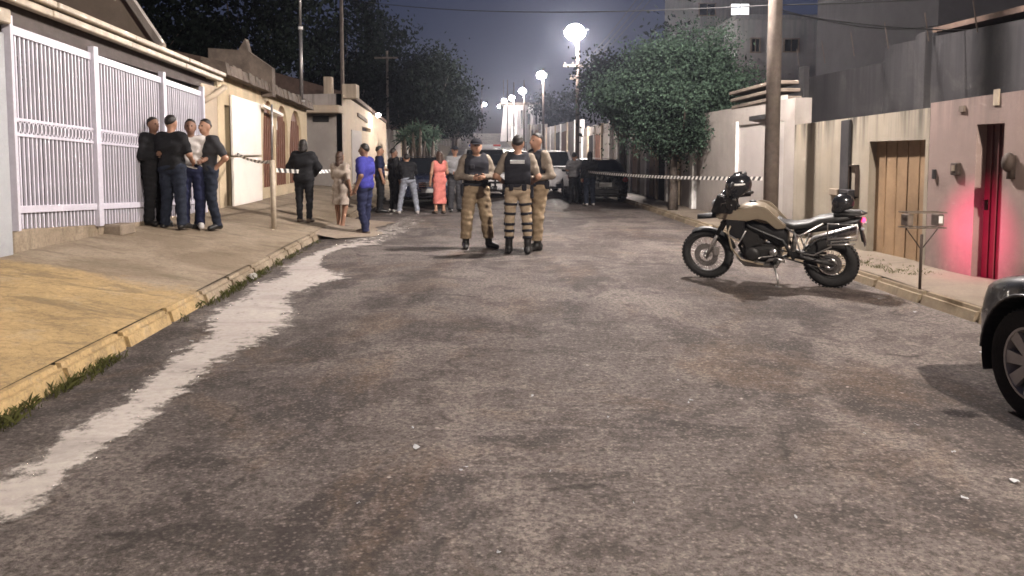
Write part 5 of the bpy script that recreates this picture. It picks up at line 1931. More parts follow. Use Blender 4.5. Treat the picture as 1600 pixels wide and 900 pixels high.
# --- people round the dark car on the left
p = foot(594, 332)
person('man in dark navy shirt standing by the dark car, right behind the blue jersey', p, 1.80, face(p, 6, 24),
       dict(top=('navy', 'short', -0.03, 0.024), bottom=('black', 0.022, 0.024), shoes=('boot', 0), hair=('hair', 0)),
       dict(eb=(0.28, -0.02, 1.18), wb=(0.20, -0.24, 1.12)), 0.018, 11)
p = foot(638, 334)
person('person in pale washed jeans and dark top, legs apart, bending towards the dark car', p, 1.72, face(p, -5, 30),
       dict(top=('black', 'long', 0.0, 0.024), bottom=('ljean', 0.018, 0.022), shoes=('shoe', 0), hair=('hair', 0), lean=1),
       dict(pel=(0, 0.05, 0.92), waist=(0, -0.02, 1.04), chest=(0, -0.14, 1.20), neck=(0, -0.24, 1.36), head=(0, -0.32, 1.50), sa=(-0.18, -0.21, 1.32), sb=(0.18, -0.21, 1.32), ha=(-0.095, 0.05, 0.9), hb=(0.095, 0.05, 0.9), ea=(-0.24, -0.34, 1.12), wa=(-0.15, -0.52, 1.02), eb=(0.24, -0.34, 1.12), wb=(0.15, -0.52, 1.02), aa=(-0.24, 0.06, 0.085), ka=(-0.18, 0.0, 0.5), ab=(0.25, 0.02, 0.085), kb=(0.18, -0.02, 0.5)), 0.016, 12)
p = foot(616, 331)
person('person in black beside the dark car, left of the pale jeans', p, 1.74, face(p, 4, 26),
       dict(top=('black', 'long', -0.05, 0.026), bottom=('black', 0.022, 0.024), shoes=('shoe', 0), hair=('hair', 0), skin='skin2'),
       dict(eb=(0.26, -0.04, 1.16), wb=(0.1, -0.24, 1.06)), 0.018, 13)
p = foot(687, 334)
person('woman in long coral pink dress standing in the road before the dark car', p, 1.66, face(p, -5, 28),
       dict(dress=('pink', 0.28, 0.02), shoes=('sole', 0), hair=('hair2', 0.18)),
       dict(ea=(-0.23, 0.0, 1.16), wa=(-0.16, -0.18, 1.0)), 0.016, 14)
p = foot(711, 331)
person('officer in dark cap half hidden behind the officer facing the camera', p, 1.80, face(p, 2, 10),
       dict(top=('grey', 'long', -0.02, 0.026), bottom=('char', 0.024, 0.03), shoes=('boot', 0.3), hair=('hair', 0), cap='vest'),
       dict(ea=(-0.27, 0.0, 1.14), wa=(-0.12, -0.2, 1.05)), 0.018, 15)
# --- two onlookers on the right, behind the tape
p = foot(897, 318)
person('onlooker in grey top and black trousers behind the tape, left of the pair', p, 1.62, face(p, 6, 40),
       dict(top=('grey', 'short', -0.04, 0.026), bottom=('black', 0.02, 0.022), shoes=('boot', 0), hair=('hair', -2)),
       dict(eb=(0.26, -0.03, 1.16), wb=(0.14, -0.22, 1.12)), 0.018, 16)
p = foot(921, 321)
person('onlooker in black top with long hair behind the tape, right of the pair', p, 1.66, face(p, 1, 30),
       dict(top=('black', 'long', -0.06, 0.03), bottom=('denim', 0.026, 0.03), shoes=('shoe', 0), hair=('hair', 0.2)),
       dict(ea=(-0.25, -0.04, 1.15), wa=(-0.05, -0.22, 1.1)), 0.018, 17)

# ================================================================== VEHICLES
def paint(name, c, rough=0.28, metal=0.3, coat=0.6):
    return mat(name, c, rough, metal, 0.12, 5, 0.02, 90, spec=0.5, coat=coat)


VM = {
    'tyre': mat('tyre rubber', (0.018, 0.017, 0.017), 0.85, 0, 0.3, 25, 0.4, 60), 'rim': mat('silver painted alloy', (0.62, 0.60, 0.58), 0.35, 0.15, 0.2, 15),
    'rim_dark': mat('grey steel wheel', (0.20, 0.20, 0.20), 0.45, 0.6, 0.3, 15), 'plastic': mat('black bumper plastic', (0.02, 0.02, 0.021), 0.55), 'glass': M['glass'],
    'head': mat('headlamp glass', (0.55, 0.56, 0.58), 0.12, 0.3, 0.2, 20, spec=0.8, coat=0.5), 'tail': mat('red tail lamp plastic', (0.32, 0.012, 0.012), 0.2, 0, 0.2, 10, coat=0.5),
    'plate': mat('plate', (0.55, 0.55, 0.53), 0.5), 'chrome': mat('chrome', (0.72, 0.70, 0.68), 0.18, 1.0, 0.1, 10, 0),
    'black': paint('black car paint', (0.010, 0.011, 0.014)), 'graphite': paint('dark graphite car paint', (0.035, 0.035, 0.038), 0.3, 0.5), 'white': paint('white car paint', (0.68, 0.66, 0.65), 0.35, 0.0), 'navy': paint('dark blue car paint', (0.012, 0.015, 0.035)),
    'bar': mat('clear light bar plastic', (0.55, 0.55, 0.58), 0.25, 0, 0.2, 8), 'blue': mat('blue light bar lens', (0.02, 0.03, 0.25), 0.2), 'red': mat('red stripe film', (0.35, 0.03, 0.03), 0.4),
}


def wheel(parent, c, r, w, side, spokes=7, dark=False, rim_frac=0.66):
    """side -1 left / +1 right: outer face looks along side * x"""
    wr = bpy.data.objects.new('wheel', None)
    col.objects.link(wr)
    wr.parent = parent
    wr.location = c
    mb = MB()
    a, b = w / 2, r * rim_frac
    mb.lathe([(b, -a * 0.8), (r * 0.86, -a), (r * 0.955, -a * 0.92), (r, -a * 0.65), (r * 1.0, a * 0.65), (r * 0.955, a * 0.92), (r * 0.86, a), (b, a * 0.8)], (0, 0, 0), (1, 0, 0), 40, closed=True)
    for k in range(48):
        t = 2 * PI * k / 48
        rot = RX(t)
        mb.box(rot @ Vector((0, 0, r * 1.0)), (w * 0.72, r * 0.055, r * 0.03), rot)
    mb.build('tyre', VM['tyre'], wr, 'auto')
    m = VM['rim_dark' if dark else 'rim']
    mb = MB()
    f = side
    mb.lathe([(b * 1.0, -a * 0.75), (b * 1.02, a * 0.8 * 1), (b * 0.93, a * 0.8), (b * 0.90, a * 0.3), (b * 0.90, -a * 0.75)], (0, 0, 0), (f, 0, 0), 36, closed=True)
    mb.lathe([(0.0, a * 0.62), (b * 0.22, a * 0.60), (b * 0.25, a * 0.35), (b * 0.25, a * 0.1), (0, a * 0.1)], (0, 0, 0), (f, 0, 0), 20)
    for k in range(spokes):
        t = 2 * PI * k / spokes
        rot = RX(t)
        hw0, hw1 = b * 0.12, b * 0.19
        vs = []
        for z, hw, x in ((b * 0.18, hw0, a * 0.62), (b * 0.95, hw1, a * 0.74)):
            for sx in (0, -a * 0.28):
                for sy in (-hw, hw):
                    vs.append(rot @ Vector((f * (x + sx), sy, z)))
        mb.add(vs, [(0, 1, 5, 4), (2, 6, 7, 3), (0, 4, 6, 2), (1, 3, 7, 5), (0, 2, 3, 1), (4, 5, 7, 6)])
    mb.build('rim', m, wr, 'auto')
    mb = MB()
    mb.lathe([(0, -a * 0.2), (b * 0.88, -a * 0.2), (b * 0.88, -a * 0.1), (0, -a * 0.1)], (0, 0, 0), (f, 0, 0), 28)
    mb.build('brake_disc', VM['plastic'], wr)
    return wr


def car(name, label, cat, loc, rz, L=4.3, W=1.74, H=1.48, belt=0.95, hood=0.93, trunk=0.98, clr=0.2, wb=2.6, fo=0.82, wr=0.32, style='hatch', body='black', spokes=7, plate=True, dark_rim=False, group=None, lower=None):
    """front towards +Y; style: sedan / hatch / suv / pickup"""
    root = empty(name, loc, rz, label, cat, group)
    yf = L / 2
    ya_, yb_ = yf - fo, yf - fo - wb           # axles
    cow, ws = {'sedan': (yf - fo - 0.42, 0.75), 'hatch': (yf - fo - 0.30, 0.80), 'suv': (yf - fo - 0.42, 0.62), 'pickup': (yf - fo - 0.42, 0.66)}[style]
    y_roof_f = cow - ws
    if style == 'sedan': y_roof_r, y_back = -yf + 1.25, -yf + 0.62
    elif style == 'hatch': y_roof_r, y_back = -yf + 0.55, -yf + 0.16
    elif style == 'suv': y_roof_r, y_back = -yf + 0.38, -yf + 0.14
    else: y_roof_r, y_back = -0.42, -0.62
    ar = wr + 0.065

    def top(y):
        if y > cow:                            # bonnet falls to the nose
            t = (y - cow) / (yf - cow)
            return belt + (hood - belt) * min(1, t * 3) - (0.16 if style in ('sedan', 'hatch') else 0.07) * t ** 1.6 - (0.16 if t > 0.93 else 0) * ((t - 0.93) / 0.07 if t > 0.93 else 0)
        if y < y_back and style in ('sedan', 'pickup'):
            t = (y_back - y) / (y_back + yf)
            return trunk - 0.03 * t - (0.10 * (t - 0.93) / 0.07 if t > 0.93 else 0)
        return belt

    def half(y):
        t = abs(y) / yf
        s = max(0.0, (t - 0.62) / 0.38)
        return W / 2 * (1 - 0.20 * s ** 2.6 - (0.10 * ((t - 0.965) / 0.035) ** 2 if t > 0.965 else 0))

    def bot(y):
        t = abs(y) / yf
        return clr + (0.10 * ((t - 0.80) / 0.20) if t > 0.80 else 0)

    ny, nz = 110, 18
    vs = []
    for i in range(ny + 1):
        y = -yf + L * i / ny
        w, zb, zt = half(y), bot(y), top(y)
        row = [(0, zb), (w * 0.80, zb)]
        for k in range(nz + 1):
            t = k / nz
            z = zb + 0.02 + (zt - 0.05 - zb - 0.02) * t
            u = (z - 0.25) / (max(0.5, zt) - 0.25)
            bulge = 1 - 0.055 * max(0, -(z - 0.42) / 0.3) - 0.075 * max(0, (u - 0.55) / 0.45) ** 1.7
            if 0.50 < u < 0.62: bulge += 0.006
            row.append((w * bulge, z))
        row += [(w * 0.89, zt - 0.012), (w * 0.80, zt + 0.008), (w * 0.45, zt + 0.03), (0, zt + 0.036)]
        vs.append([(x, y, z) for x, z in row])
    nr = len(vs[0])
    arch_v = set()
    for s in (-1, 1):
        mb = MB()
        for r_ in vs:
            mb.v += [(s * x, y, z) for x, y, z in r_]
        kill = set()
        for ax in (ya_, yb_):
            for i in range(ny + 1):
                for j in range(1, nr - 4):
                    x, y, z = vs[i][j]
                    if math.hypot(y - ax, z - wr) < ar:
                        kill.add((i, j))
        for i in range(ny):
            for j in range(nr - 1):
                q = [(i, j), (i + 1, j), (i + 1, j + 1), (i, j + 1)]
                n_in = sum(k in kill for k in q)
                if n_in == 4 or (n_in >= 1 and j <= 1):
                    continue
                mb.f.append(tuple(a * nr + b for a, b in q))
        used = {v for f in mb.f for v in f}
        for (i, j) in kill:                    # pull the ragged rim out onto the arch circle
            if i * nr + j in used:
                x, y, z = mb.v[i * nr + j]
                ax = ya_ if abs(y - ya_) < abs(y - yb_) else yb_
                d = max(1e-4, math.hypot(y - ax, z - wr))
                mb.v[i * nr + j] = (x, ax + (y - ax) * ar / d, wr + (z - wr) * ar / d)
        e0 = tuple(range(nr)); e1 = tuple(ny * nr + k for k in range(nr))
        mb.f += [e0, e1]
        remap = {v: k for k, v in enumerate(sorted({v for f in mb.f for v in f}))}
        mb.v = [mb.v[v] for v in sorted(remap)]
        mb.f = [tuple(remap[v] for v in f) for f in mb.f]
        if s == -1:
            keep = mb
        else:
            keep.add(mb.v, mb.f)
    keep.build('body', VM[body], root, 'auto', weld=True)
    if lower:                                   # contrasting lower door film
        for s in (-1, 1):
            mb = MB()
            mb.grid(lambda a, b: (s * (half(0) + 0.004), yb_ + ar + 0.06 + (wb - 2 * ar - 0.12) * a, 0.5 + 0.26 * b), 6, 2)
            mb.build('side_stripe', VM[lower], root)
    # inner arches, flares
    for ax in (ya_, yb_):
        for s in (-1, 1):
            mb = MB()
            n = 20
            w = half(ax)
            for x in (w * 0.99, w * 0.55):
                for k in range(n + 1):
                    t = -0.35 + (PI + 0.7) * k / n
                    mb.v.append((s * x, ax + ar * math.cos(t), wr + ar * math.sin(t)))
            mb.f = [(k, k + 1, n + 2 + k, n + 1 + k) for k in range(n)]
            mb.f.append(tuple(range(n + 1, 2 * n + 2)))
            mb.build('wheel_arch', VM['plastic'], root)
            mb = MB()
            mb.tube([(s * w * 0.985, ax + (ar + 0.012) * math.cos(t), wr + (ar + 0.012) * math.sin(t)) for t in np.linspace(0.02, PI - 0.02, 18)], 0.02 if style in ('suv', 'pickup') else 0.011, 6)
            mb.build('arch_lip', VM['plastic' if style in ('suv', 'pickup') else body], root, True)
            wheel(root, (s * (w - 0.115), ax, wr), wr, 0.205, s, spokes, dark_rim)
    # cabin
    hb_, hr_ = half(0) * 0.90, half(0) * 0.74
    zr_ = H
    B = lambda y, z, s: Vector((s * (hb_ + (hr_ - hb_) * (z - belt) / (zr_ - belt)), y, z))
    yl = lambda f, z, side: (cow + (y_roof_f - cow) * f) if side == 'f' else (y_back + (y_roof_r - y_back) * f)

    def quad(name, p, mm, th=0.012):
        p = [Vector(q) for q in p]
        n = (p[1] - p[0]).cross(p[3] - p[0]).normalized() * th
        mb = MB(); mb.hexa(p, [q + n for q in p])
        return mb.build(name, mm, root)

    zt_ = zr_ - 0.06
    quad('windscreen', [B(cow, belt + 0.02, -0.94), B(cow, belt + 0.02, 0.94), B(y_roof_f, zt_, 0.95), B(y_roof_f, zt_, -0.95)], VM['glass'])
    quad('rear_window', [B(y_back, belt + 0.04, 0.93), B(y_back, belt + 0.04, -0.93), B(y_roof_r, zt_, -0.93), B(y_roof_r, zt_, 0.93)], VM['glass'])
    ym = (y_roof_f + y_roof_r) / 2 + 0.1
    for s in (-1, 1):
        fr = [B(cow - 0.10, belt + 0.02, s), B(ym + 0.05, belt + 0.02, s), B(ym + 0.05, zt_, s), B(y_roof_f - 0.03, zt_, s)]
        quad('side_window', fr if s == 1 else fr[::-1], VM['glass'], -0.012)
        rr = [B(ym - 0.05, belt + 0.02, s), B(y_back + 0.12, belt + 0.03, s), B(y_roof_r + 0.04, zt_, s), B(ym - 0.05, zt_, s)]
        quad('side_window', rr if s == 1 else rr[::-1], VM['glass'], -0.012)
        for a, b, r_ in ((B(cow + 0.02, belt, s), B(y_roof_f, zt_ + 0.01, s), 0.032), (B(ym, belt, s), B(ym, zt_ + 0.01, s), 0.035), (B(y_back, belt, s), B(y_roof_r, zt_ + 0.01, s), 0.05)):
            mb = MB(); mb.tube([a, b], r_, 8); mb.build('pillar', VM[body], root, True)
        mb = MB(); mb.ball(B(cow - 0.22, belt + 0.10, s) + Vector((s * 0.14, 0, 0)), (0.10, 0.06, 0.075), 10, 8); mb.build('mirror', VM[body], root, True)
        mb = MB(); mb.box((s * (half(ym) * 0.985), ym - 0.28, belt - 0.17), (0.03, 0.16, 0.025)); mb.build('door_handle', VM['plastic'], root, False, 0.006)
        mb = MB(); mb.tube([(s * half(ym) * 0.999, ym - 0.02, 0.32), (s * half(ym) * 0.999, ym - 0.02, 0.6), (s * half(ym) * 0.955, ym - 0.02, belt - 0.05)], 0.004, 4); mb.build('door_seam', VM['plastic'], root)
    mb = MB()
    mb.grid(lambda a, b: Vector(((a - 0.5) * 2 * hr_ * 1.02, y_roof_r + (y_roof_f - y_roof_r) * b, zt_ + 0.065 * (1 - (2 * a - 1) ** 4) * (1 - 0.35 * (2 * b - 1) ** 4))), 12, 12)
    mb.grid(lambda a, b: Vector(((a - 0.5) * 2 * hr_ * 1.02, y_roof_r + (y_roof_f - y_roof_r) * b, zt_ - 0.012)), 2, 2, True)
    mb.build('roof', VM[body], root, True)
    # face and tail
    hf = top(yf - 0.12) - 0.10
    for s in (-1, 1):
        mb = MB(); mb.ball((s * (half(yf - 0.10) - 0.19), yf - 0.085, hf - 0.02), (0.19, 0.10, 0.085), 14, 8, RZ(-s * 0.35)); mb.build('headlight', VM['head'], root, True)
        mb = MB(); mb.lathe([(0.055, 0), (0.05, 0.03), (0.0, 0.035)], (s * half(yf) * 0.72, yf - 0.03, 0.36), (0, 1, 0), 14); mb.build('fog_light', VM['head'], root, True)
        zt2 = min(trunk, belt) - 0.16
        mb = MB(); mb.ball((s * (half(-yf + 0.1) - 0.10), -yf + 0.05, zt2), (0.13, 0.07, 0.13 if style != 'sedan' else 0.09), 12, 8); mb.build('tail_light', VM['tail'], root, True)
    mb = MB(); mb.box((0, yf - 0.005, hf - 0.04), (half(yf) * 0.95, 0.05, 0.14)); gr = mb.build('grille', VM['plastic'], root, False, 0.02)
    for k in range(3):
        mb = MB(); mb.box((0, yf + 0.022, hf - 0.09 + k * 0.05), (half(yf) * 0.9, 0.012, 0.014)); mb.build('slat', VM['chrome'], gr)
    mb = MB(); mb.box((0, yf - 0.02, 0.40), (half(yf) * 1.25, 0.08, 0.16)); mb.build('bumper_intake', VM['plastic'], root, False, 0.03)
    mb = MB(); mb.box((0, -yf + 0.02, 0.40), (half(yf) * 1.5, 0.08, 0.16)); mb.build('rear_bumper', VM['plastic'], root, False, 0.03)
    if plate:
        mb = MB(); mb.box((0, yf + 0.03, 0.49), (0.40, 0.012, 0.13)); mb.build('plate', VM['plate'], root, False, 0.004)
        mb = MB(); mb.box((0, -yf - 0.012, 0.62), (0.40, 0.02, 0.13)); mb.build('plate', VM['plate'], root, False, 0.004)
    if style == 'pickup':
        mb = MB(); mb.box((0, (-yf + y_back) / 2, trunk + 0.035), (half(-1) * 1.7, y_back + yf - 0.3, 0.01)); mb.build('load_cover', VM['plastic'], root)
    return root


# foreground car at the right edge: its front left corner is in view
car('parked_car', 'dark graphite car with alloy wheels cut off at the right edge', 'car', (4.0, 3.14, 0.0), R(1.5), L=4.2, W=1.70, H=1.48, belt=0.92, hood=0.90, trunk=0.95, clr=0.20, wb=2.55, fo=0.67, wr=0.335, style='hatch', body='graphite', spokes=8)
# police patrol vehicle facing the camera
pv_ = car('police_car', 'white police patrol vehicle facing the camera behind the officers', 'police car', (-0.80, 29.3, 0), R(180 + 3), L=4.5, W=1.84, H=1.80, belt=1.13, hood=1.12, trunk=1.1, clr=0.24, wb=2.6, fo=0.86, wr=0.36, style='suv', body='white', spokes=6, lower='red')
mb = MB(); mb.box((0, 0.35, 1.88), (1.25, 0.28, 0.11)); lb = mb.build('light_bar', VM['bar'], pv_, False, 0.03, 2)
for x, m in ((-0.45, 'red'), (0.45, 'blue')):
    mb = MB(); mb.box((x, 0.35, 1.90), (0.3, 0.29, 0.085)); mb.build('beacon_lens', VM[m], lb, False, 0.02)
mb = MB()
for x in (-0.32, 0.32):
    mb.tube([(x, 2.27, 0.42), (x, 2.34, 0.55), (x, 2.33, 0.92)], 0.03, 8)
mb.tube([(-0.5, 2.33, 0.9), (0.5, 2.33, 0.9)], 0.03, 8)
mb.tube([(-0.6, 2.34, 0.6), (0.6, 2.34, 0.6)], 0.03, 8)
mb.build('bull_bar', VM['plastic'], pv_, True)
mb = MB(); mb.grid(lambda a, b: (-0.55 + 1.1 * a, 1.0 + 0.55 * b, 1.19 - 0.03 * b), 4, 3); mb.build('bonnet_mark', VM['plastic'], pv_)
# white pickup further right
car('pickup', 'white pickup parked in the road right of the sideways officer', 'pickup', (1.75, 31.2, 0), R(14), L=4.9, W=1.80, H=1.72, belt=1.06, hood=1.08, trunk=1.08, clr=0.27, wb=3.0, fo=0.85, wr=0.36, style='pickup', body='white', dark_rim=True)
# dark sedan behind the pair on the right
car('parked_car', 'dark sedan parked at the right kerb behind the two onlookers', 'car', (3.02, 26.6, 0), R(4), L=4.4, W=1.72, H=1.45, belt=0.93, hood=0.92, trunk=1.0, style='sedan', body='black', dark_rim=True)
# dark car on the left with people round it
car('parked_car', 'dark blue hatchback parked at the left kerb behind the pale jeans', 'car', (-2.75, 25.0, 0), R(180 + 12), L=4.1, W=1.74, H=1.52, belt=0.95, hood=0.95, style='hatch', body='navy', dark_rim=True)
# one more police vehicle partly hidden behind
pv2 = car('police_car', 'second police vehicle further back between patrol vehicle and pickup', 'police car', (0.35, 38.5, 0.01), R(176), L=4.5, W=1.8, H=1.75, belt=1.1, hood=1.1, clr=0.24, wr=0.35, style='suv', body='white', dark_rim=True)
mb = MB(); mb.box((0, 0.35, 1.83), (1.2, 0.28, 0.11)); mb.build('light_bar', VM['bar'], pv2, False, 0.03, 2)


# ------------------------------------------------------------------ motorcycle: x forward, y left, z up; rear axle at x=0
def motorcycle(loc, heading, s):
    MM = {
        'frame': mat('black frame paint', (0.016, 0.016, 0.017), 0.45), 'engine': mat('dark engine casting', (0.045, 0.043, 0.042), 0.5, 0.5, 0.4, 20), 'sand': paint('sand beige tank paint', (0.215, 0.175, 0.125), 0.4, 0.1, 0.3),
        'alloy': mat('bright alloy tube', (0.62, 0.60, 0.58), 0.3, 0.9, 0.2, 20), 'seat': mat('black seat vinyl', (0.022, 0.021, 0.021), 0.5, 0, 0.3, 12, 0.3, 150), 'screen': mat('smoked screen', (0.03, 0.03, 0.035), 0.1, 0, 0.2, 5, 0, spec=0.7),
        'tail': emis('lit tail lamp', (1.0, 0.03, 0.10), 6.0), 'disc': mat('brake disc steel', (0.4, 0.39, 0.38), 0.3, 0.9, 0.3, 20),
    }
    root = empty('motorcycle', loc, heading, 'sand and black adventure motorcycle leaning on its side stand by the right kerb', 'motorcycle')
    root.scale = (s, s, s)
    lean = empty('lean', (0, 0, 0))
    bpy.data.objects.remove(lean)
    root.rotation_euler = (R(-9), 0, heading)
    root.rotation_mode = 'XYZ'

    def bw(x, r, w, spokes, disc_r):
        wo = bpy.data.objects.new('wheel', None)
        col.objects.link(wo); wo.parent = root; wo.location = (x, 0, r)
        mb = MB()
        mb.tube([((r - w / 2) * math.cos(a), 0, (r - w / 2) * math.sin(a)) for a in np.linspace(0, 2 * PI, 49)[:-1]], w / 2, 12, closed=True)
        for k in range(44):
            a = 2 * PI * k / 44
            rot = RY(-a)
            for sy in (-1, 1):
                mb.box(rot @ Vector((r - 0.004, sy * w * 0.2, 0)), (0.016, w * 0.3, 0.026), rot)
        mb.build('tyre', VM['tyre'], wo, 'auto')
        mb = MB()
        ri = r - w * 0.95
        mb.lathe([(ri + 0.015, -w * 0.33), (ri + 0.02, w * 0.33), (ri - 0.012, w * 0.28), (ri - 0.02, 0), (ri - 0.012, -w * 0.28)], (0, 0, 0), (0, 1, 0), 44, closed=True)
        mb.build('rim', MM['engine'], wo, True)
        mb = MB()
        for k in range(spokes):
            a = 2 * PI * k / spokes
            c = 2 * PI * (k + (0.9 if k % 2 else -0.9)) / spokes
            mb.tube([(0.035 * math.cos(c), (-1) ** k * 0.04, 0.035 * math.sin(c)), (ri * math.cos(a), 0, ri * math.sin(a))], 0.0035, 5)
        mb.build('spokes', MM['alloy'], wo)
        mb = MB(); mb.lathe([(0.02, -0.09), (0.045, -0.06), (0.035, 0), (0.045, 0.06), (0.02, 0.09)], (0, 0, 0), (0, 1, 0), 16); mb.build('hub', MM['alloy'], wo, True)
        mb = MB()
        mb.lathe([(disc_r * 0.55, 0.065), (disc_r, 0.065), (disc_r, 0.071), (disc_r * 0.55, 0.071)], (0, 0, 0), (0, 1, 0), 32, closed=True)
        mb.build('brake_disc', MM['disc'], wo)
        return wo

    FX = 1.52
    bw(0, 0.315, 0.14, 28, 0.13)
    bw(FX, 0.335, 0.095, 32, 0.155)

    def part(name, m, fn, smooth=True, bevel=0, seg=2):
        mb = MB(); fn(mb); return mb.build(name, MM.get(m) or VM.get(m), root, smooth, bevel, seg)

    hx, hz = 1.16, 0.92                         # steering head
    fd = Vector((FX - hx, 0, 0.335 - hz)).normalized()
    for sy in (-0.095, 0.095):
        a = Vector((hx + 0.02, sy, hz + 0.06)); b = Vector((FX, sy, 0.335))
        part('fork_leg', 'frame', lambda mb: mb.tube([a, a.lerp(b, 0.55)], 0.028, 10))
        part('fork_slider', 'alloy', lambda mb: mb.tube([a.lerp(b, 0.45), b + Vector((0.0, 0, -0.03))], [0.020, 0.026], 10))
    part('triple_clamp', 'engine', lambda mb: (mb.box((hx + 0.02, 0, hz + 0.03), (0.09, 0.25, 0.04)), mb.box((hx + 0.11, 0, hz - 0.13), (0.09, 0.25, 0.04))), False, 0.01)
    part('axle', 'alloy', lambda mb: mb.tube([(FX, -0.13, 0.335), (FX, 0.13, 0.335)], 0.014, 8))
    part('brake_caliper', 'alloy', lambda mb: mb.box((FX - 0.14, 0.085, 0.40), (0.07, 0.05, 0.11)), False, 0.012)
    # front mudguard close over the tyre, and high beak

    def guard(mb):
        def fn(a, b):
            t = R(60) + R(105) * a
            r = 0.335 + 0.035
            w = 0.075
            return Vector((FX + r * math.cos(t), (b - 0.5) * 2 * w, 0.335 + (r - 0.03 * abs(2 * b - 1) ** 2) * math.sin(t)))
        mb.grid(fn, 14, 8); mb.grid(lambda a, b: fn(a, b) + Vector((0, 0, -0.006)), 14, 8, True)
    part('front_mudguard', 'frame', guard)

    def beak(mb):
        def fn(a, b):
            x = hx + 0.02 + 0.46 * a
            w = 0.115 * (1 - a) ** 0.7 + 0.025
            return Vector((x, (b - 0.5) * 2 * w, 0.905 - 0.075 * a + 0.035 * (1 - (2 * b - 1) ** 2)))
        mb.grid(fn, 10, 6); mb.grid(lambda a, b: fn(a, b) - Vector((0, 0, 0.025)), 10, 6, True)
    part('beak', 'frame', beak)
    # front cowl, headlamps, screen
    part('front_cowl', 'frame', lambda mb: mb.hexa([(hx + 0.05, -0.14, 0.90), (hx + 0.30, -0.09, 0.90), (hx + 0.30, 0.09, 0.90), (hx + 0.05, 0.14, 0.90)], [(hx + 0.0, -0.15, 1.12), (hx + 0.17, -0.10, 1.14), (hx + 0.17, 0.10, 1.14), (hx + 0.0, 0.15, 1.12)]), True, 0.025)
    for sy in (-0.06, 0.06):
        part('headlight', 'head', lambda mb: mb.ball((hx + 0.235, sy, 1.02), (0.045, 0.05, 0.06), 12, 8))

    def screen(mb):
        def fn(a, b):
            z = 1.08 + 0.34 * a
            return Vector((hx + 0.20 - 0.20 * a - 0.07 * (2 * b - 1) ** 2, (b - 0.5) * 2 * (0.165 - 0.03 * a), z))
        mb.grid(fn, 8, 8); mb.grid(lambda a, b: fn(a, b) - Vector((0.006, 0, 0)), 8, 8, True)
    part('windscreen', 'screen', screen)
    part('instrument', 'frame', lambda mb: mb.box((hx + 0.02, 0, 1.14), (0.05, 0.2, 0.10), RY(-0.4)), False, 0.015)
    # handlebar, guards, mirrors
    part('handlebar', 'engine', lambda mb: mb.tube([(hx - 0.14, -0.40, 1.09), (hx - 0.03, -0.24, 1.12), (hx, -0.08, 1.03), (hx, 0.08, 1.03), (hx - 0.03, 0.24, 1.12), (hx - 0.14, 0.40, 1.09)], 0.014, 8))
    for sy in (-1, 1):
        part('grip', 'seat', lambda mb: mb.tube([(hx - 0.08, sy * 0.31, 1.105), (hx - 0.145, sy * 0.42, 1.088)], 0.019, 10))
        part('hand_guard', 'frame', lambda mb: mb.grid(lambda a, b: Vector((hx + 0.05 - 0.17 * a ** 2, sy * (0.24 + 0.20 * a), 1.03 + 0.13 * b)), 8, 4))
        part('lever', 'alloy', lambda mb: mb.tube([(hx - 0.01, sy * 0.24, 1.11), (hx - 0.05, sy * 0.40, 1.09)], 0.007, 6))
        part('mirror_stalk', 'frame', lambda mb: mb.tube([(hx - 0.06, sy * 0.26, 1.13), (hx - 0.02, sy * 0.30, 1.24), (hx - 0.05, sy * 0.35, 1.32)], 0.007, 6))
        part('mirror', 'frame', lambda mb: mb.ball((hx - 0.06, sy * 0.37, 1.33), (0.022, 0.075, 0.045), 12, 8))
        part('switch_block', 'alloy', lambda mb: mb.box((hx - 0.05, sy * 0.25, 1.115), (0.05, 0.06, 0.05)), False, 0.01)
        part('fairing_wing', 'frame', lambda mb: mb.hexa([(hx - 0.02, sy * 0.14, 0.93), (hx + 0.28, sy * 0.10, 0.92), (hx + 0.28, sy * 0.13, 0.92), (hx - 0.02, sy * 0.20, 0.93)], [(hx + 0.0, sy * 0.13, 1.15), (hx + 0.18, sy * 0.10, 1.17), (hx + 0.18, sy * 0.14, 1.17), (hx + 0.0, sy * 0.20, 1.14)]), 'auto', 0.014)
        part('cable', 'alloy', lambda mb: mb.tube([(hx - 0.02, sy * 0.24, 1.10), (hx + 0.12, sy * 0.20, 1.06), (hx + 0.14, sy * 0.12, 0.95)], 0.006, 6))
    # tank, side shrouds

    def loft(st):
        """st: list of (x, zlow, ztop, halfwidth, shape)"""
        def f(mb):
            n = 14
            o = len(mb.v)
            for (x, zl, zt_, hw) in st:
                for k in range(n):
                    t = 2 * PI * k / n
                    c, s_ = math.cos(t), math.sin(t)
                    y = hw * math.copysign(abs(c) ** 0.7, c)
                    z = (zl + zt_) / 2 + (zt_ - zl) / 2 * math.copysign(abs(s_) ** 0.75, s_)
                    mb.v.append((x, y, z))
            for i in range(len(st) - 1):
                for k in range(n):
                    mb.f.append((o + i * n + k, o + i * n + (k + 1) % n, o + (i + 1) * n + (k + 1) % n, o + (i + 1) * n + k))
            mb.f.append(tuple(o + k for k in range(n))); mb.f.append(tuple(o + (len(st) - 1) * n + k for k in range(n)))
        return f
    part('tank', 'sand', loft([(0.60, 0.80, 0.86, 0.07), (0.66, 0.76, 0.95, 0.115), (0.78, 0.78, 1.035, 0.155), (0.90, 0.82, 1.06, 0.175), (1.02, 0.84, 1.04, 0.165), (1.10, 0.86, 1.00, 0.12)]))
    part('filler_cap', 'frame', lambda mb: mb.lathe([(0.045, 0), (0.045, 0.012), (0, 0.016)], (0.93, 0, 1.057), (0, 0, 1), 16))
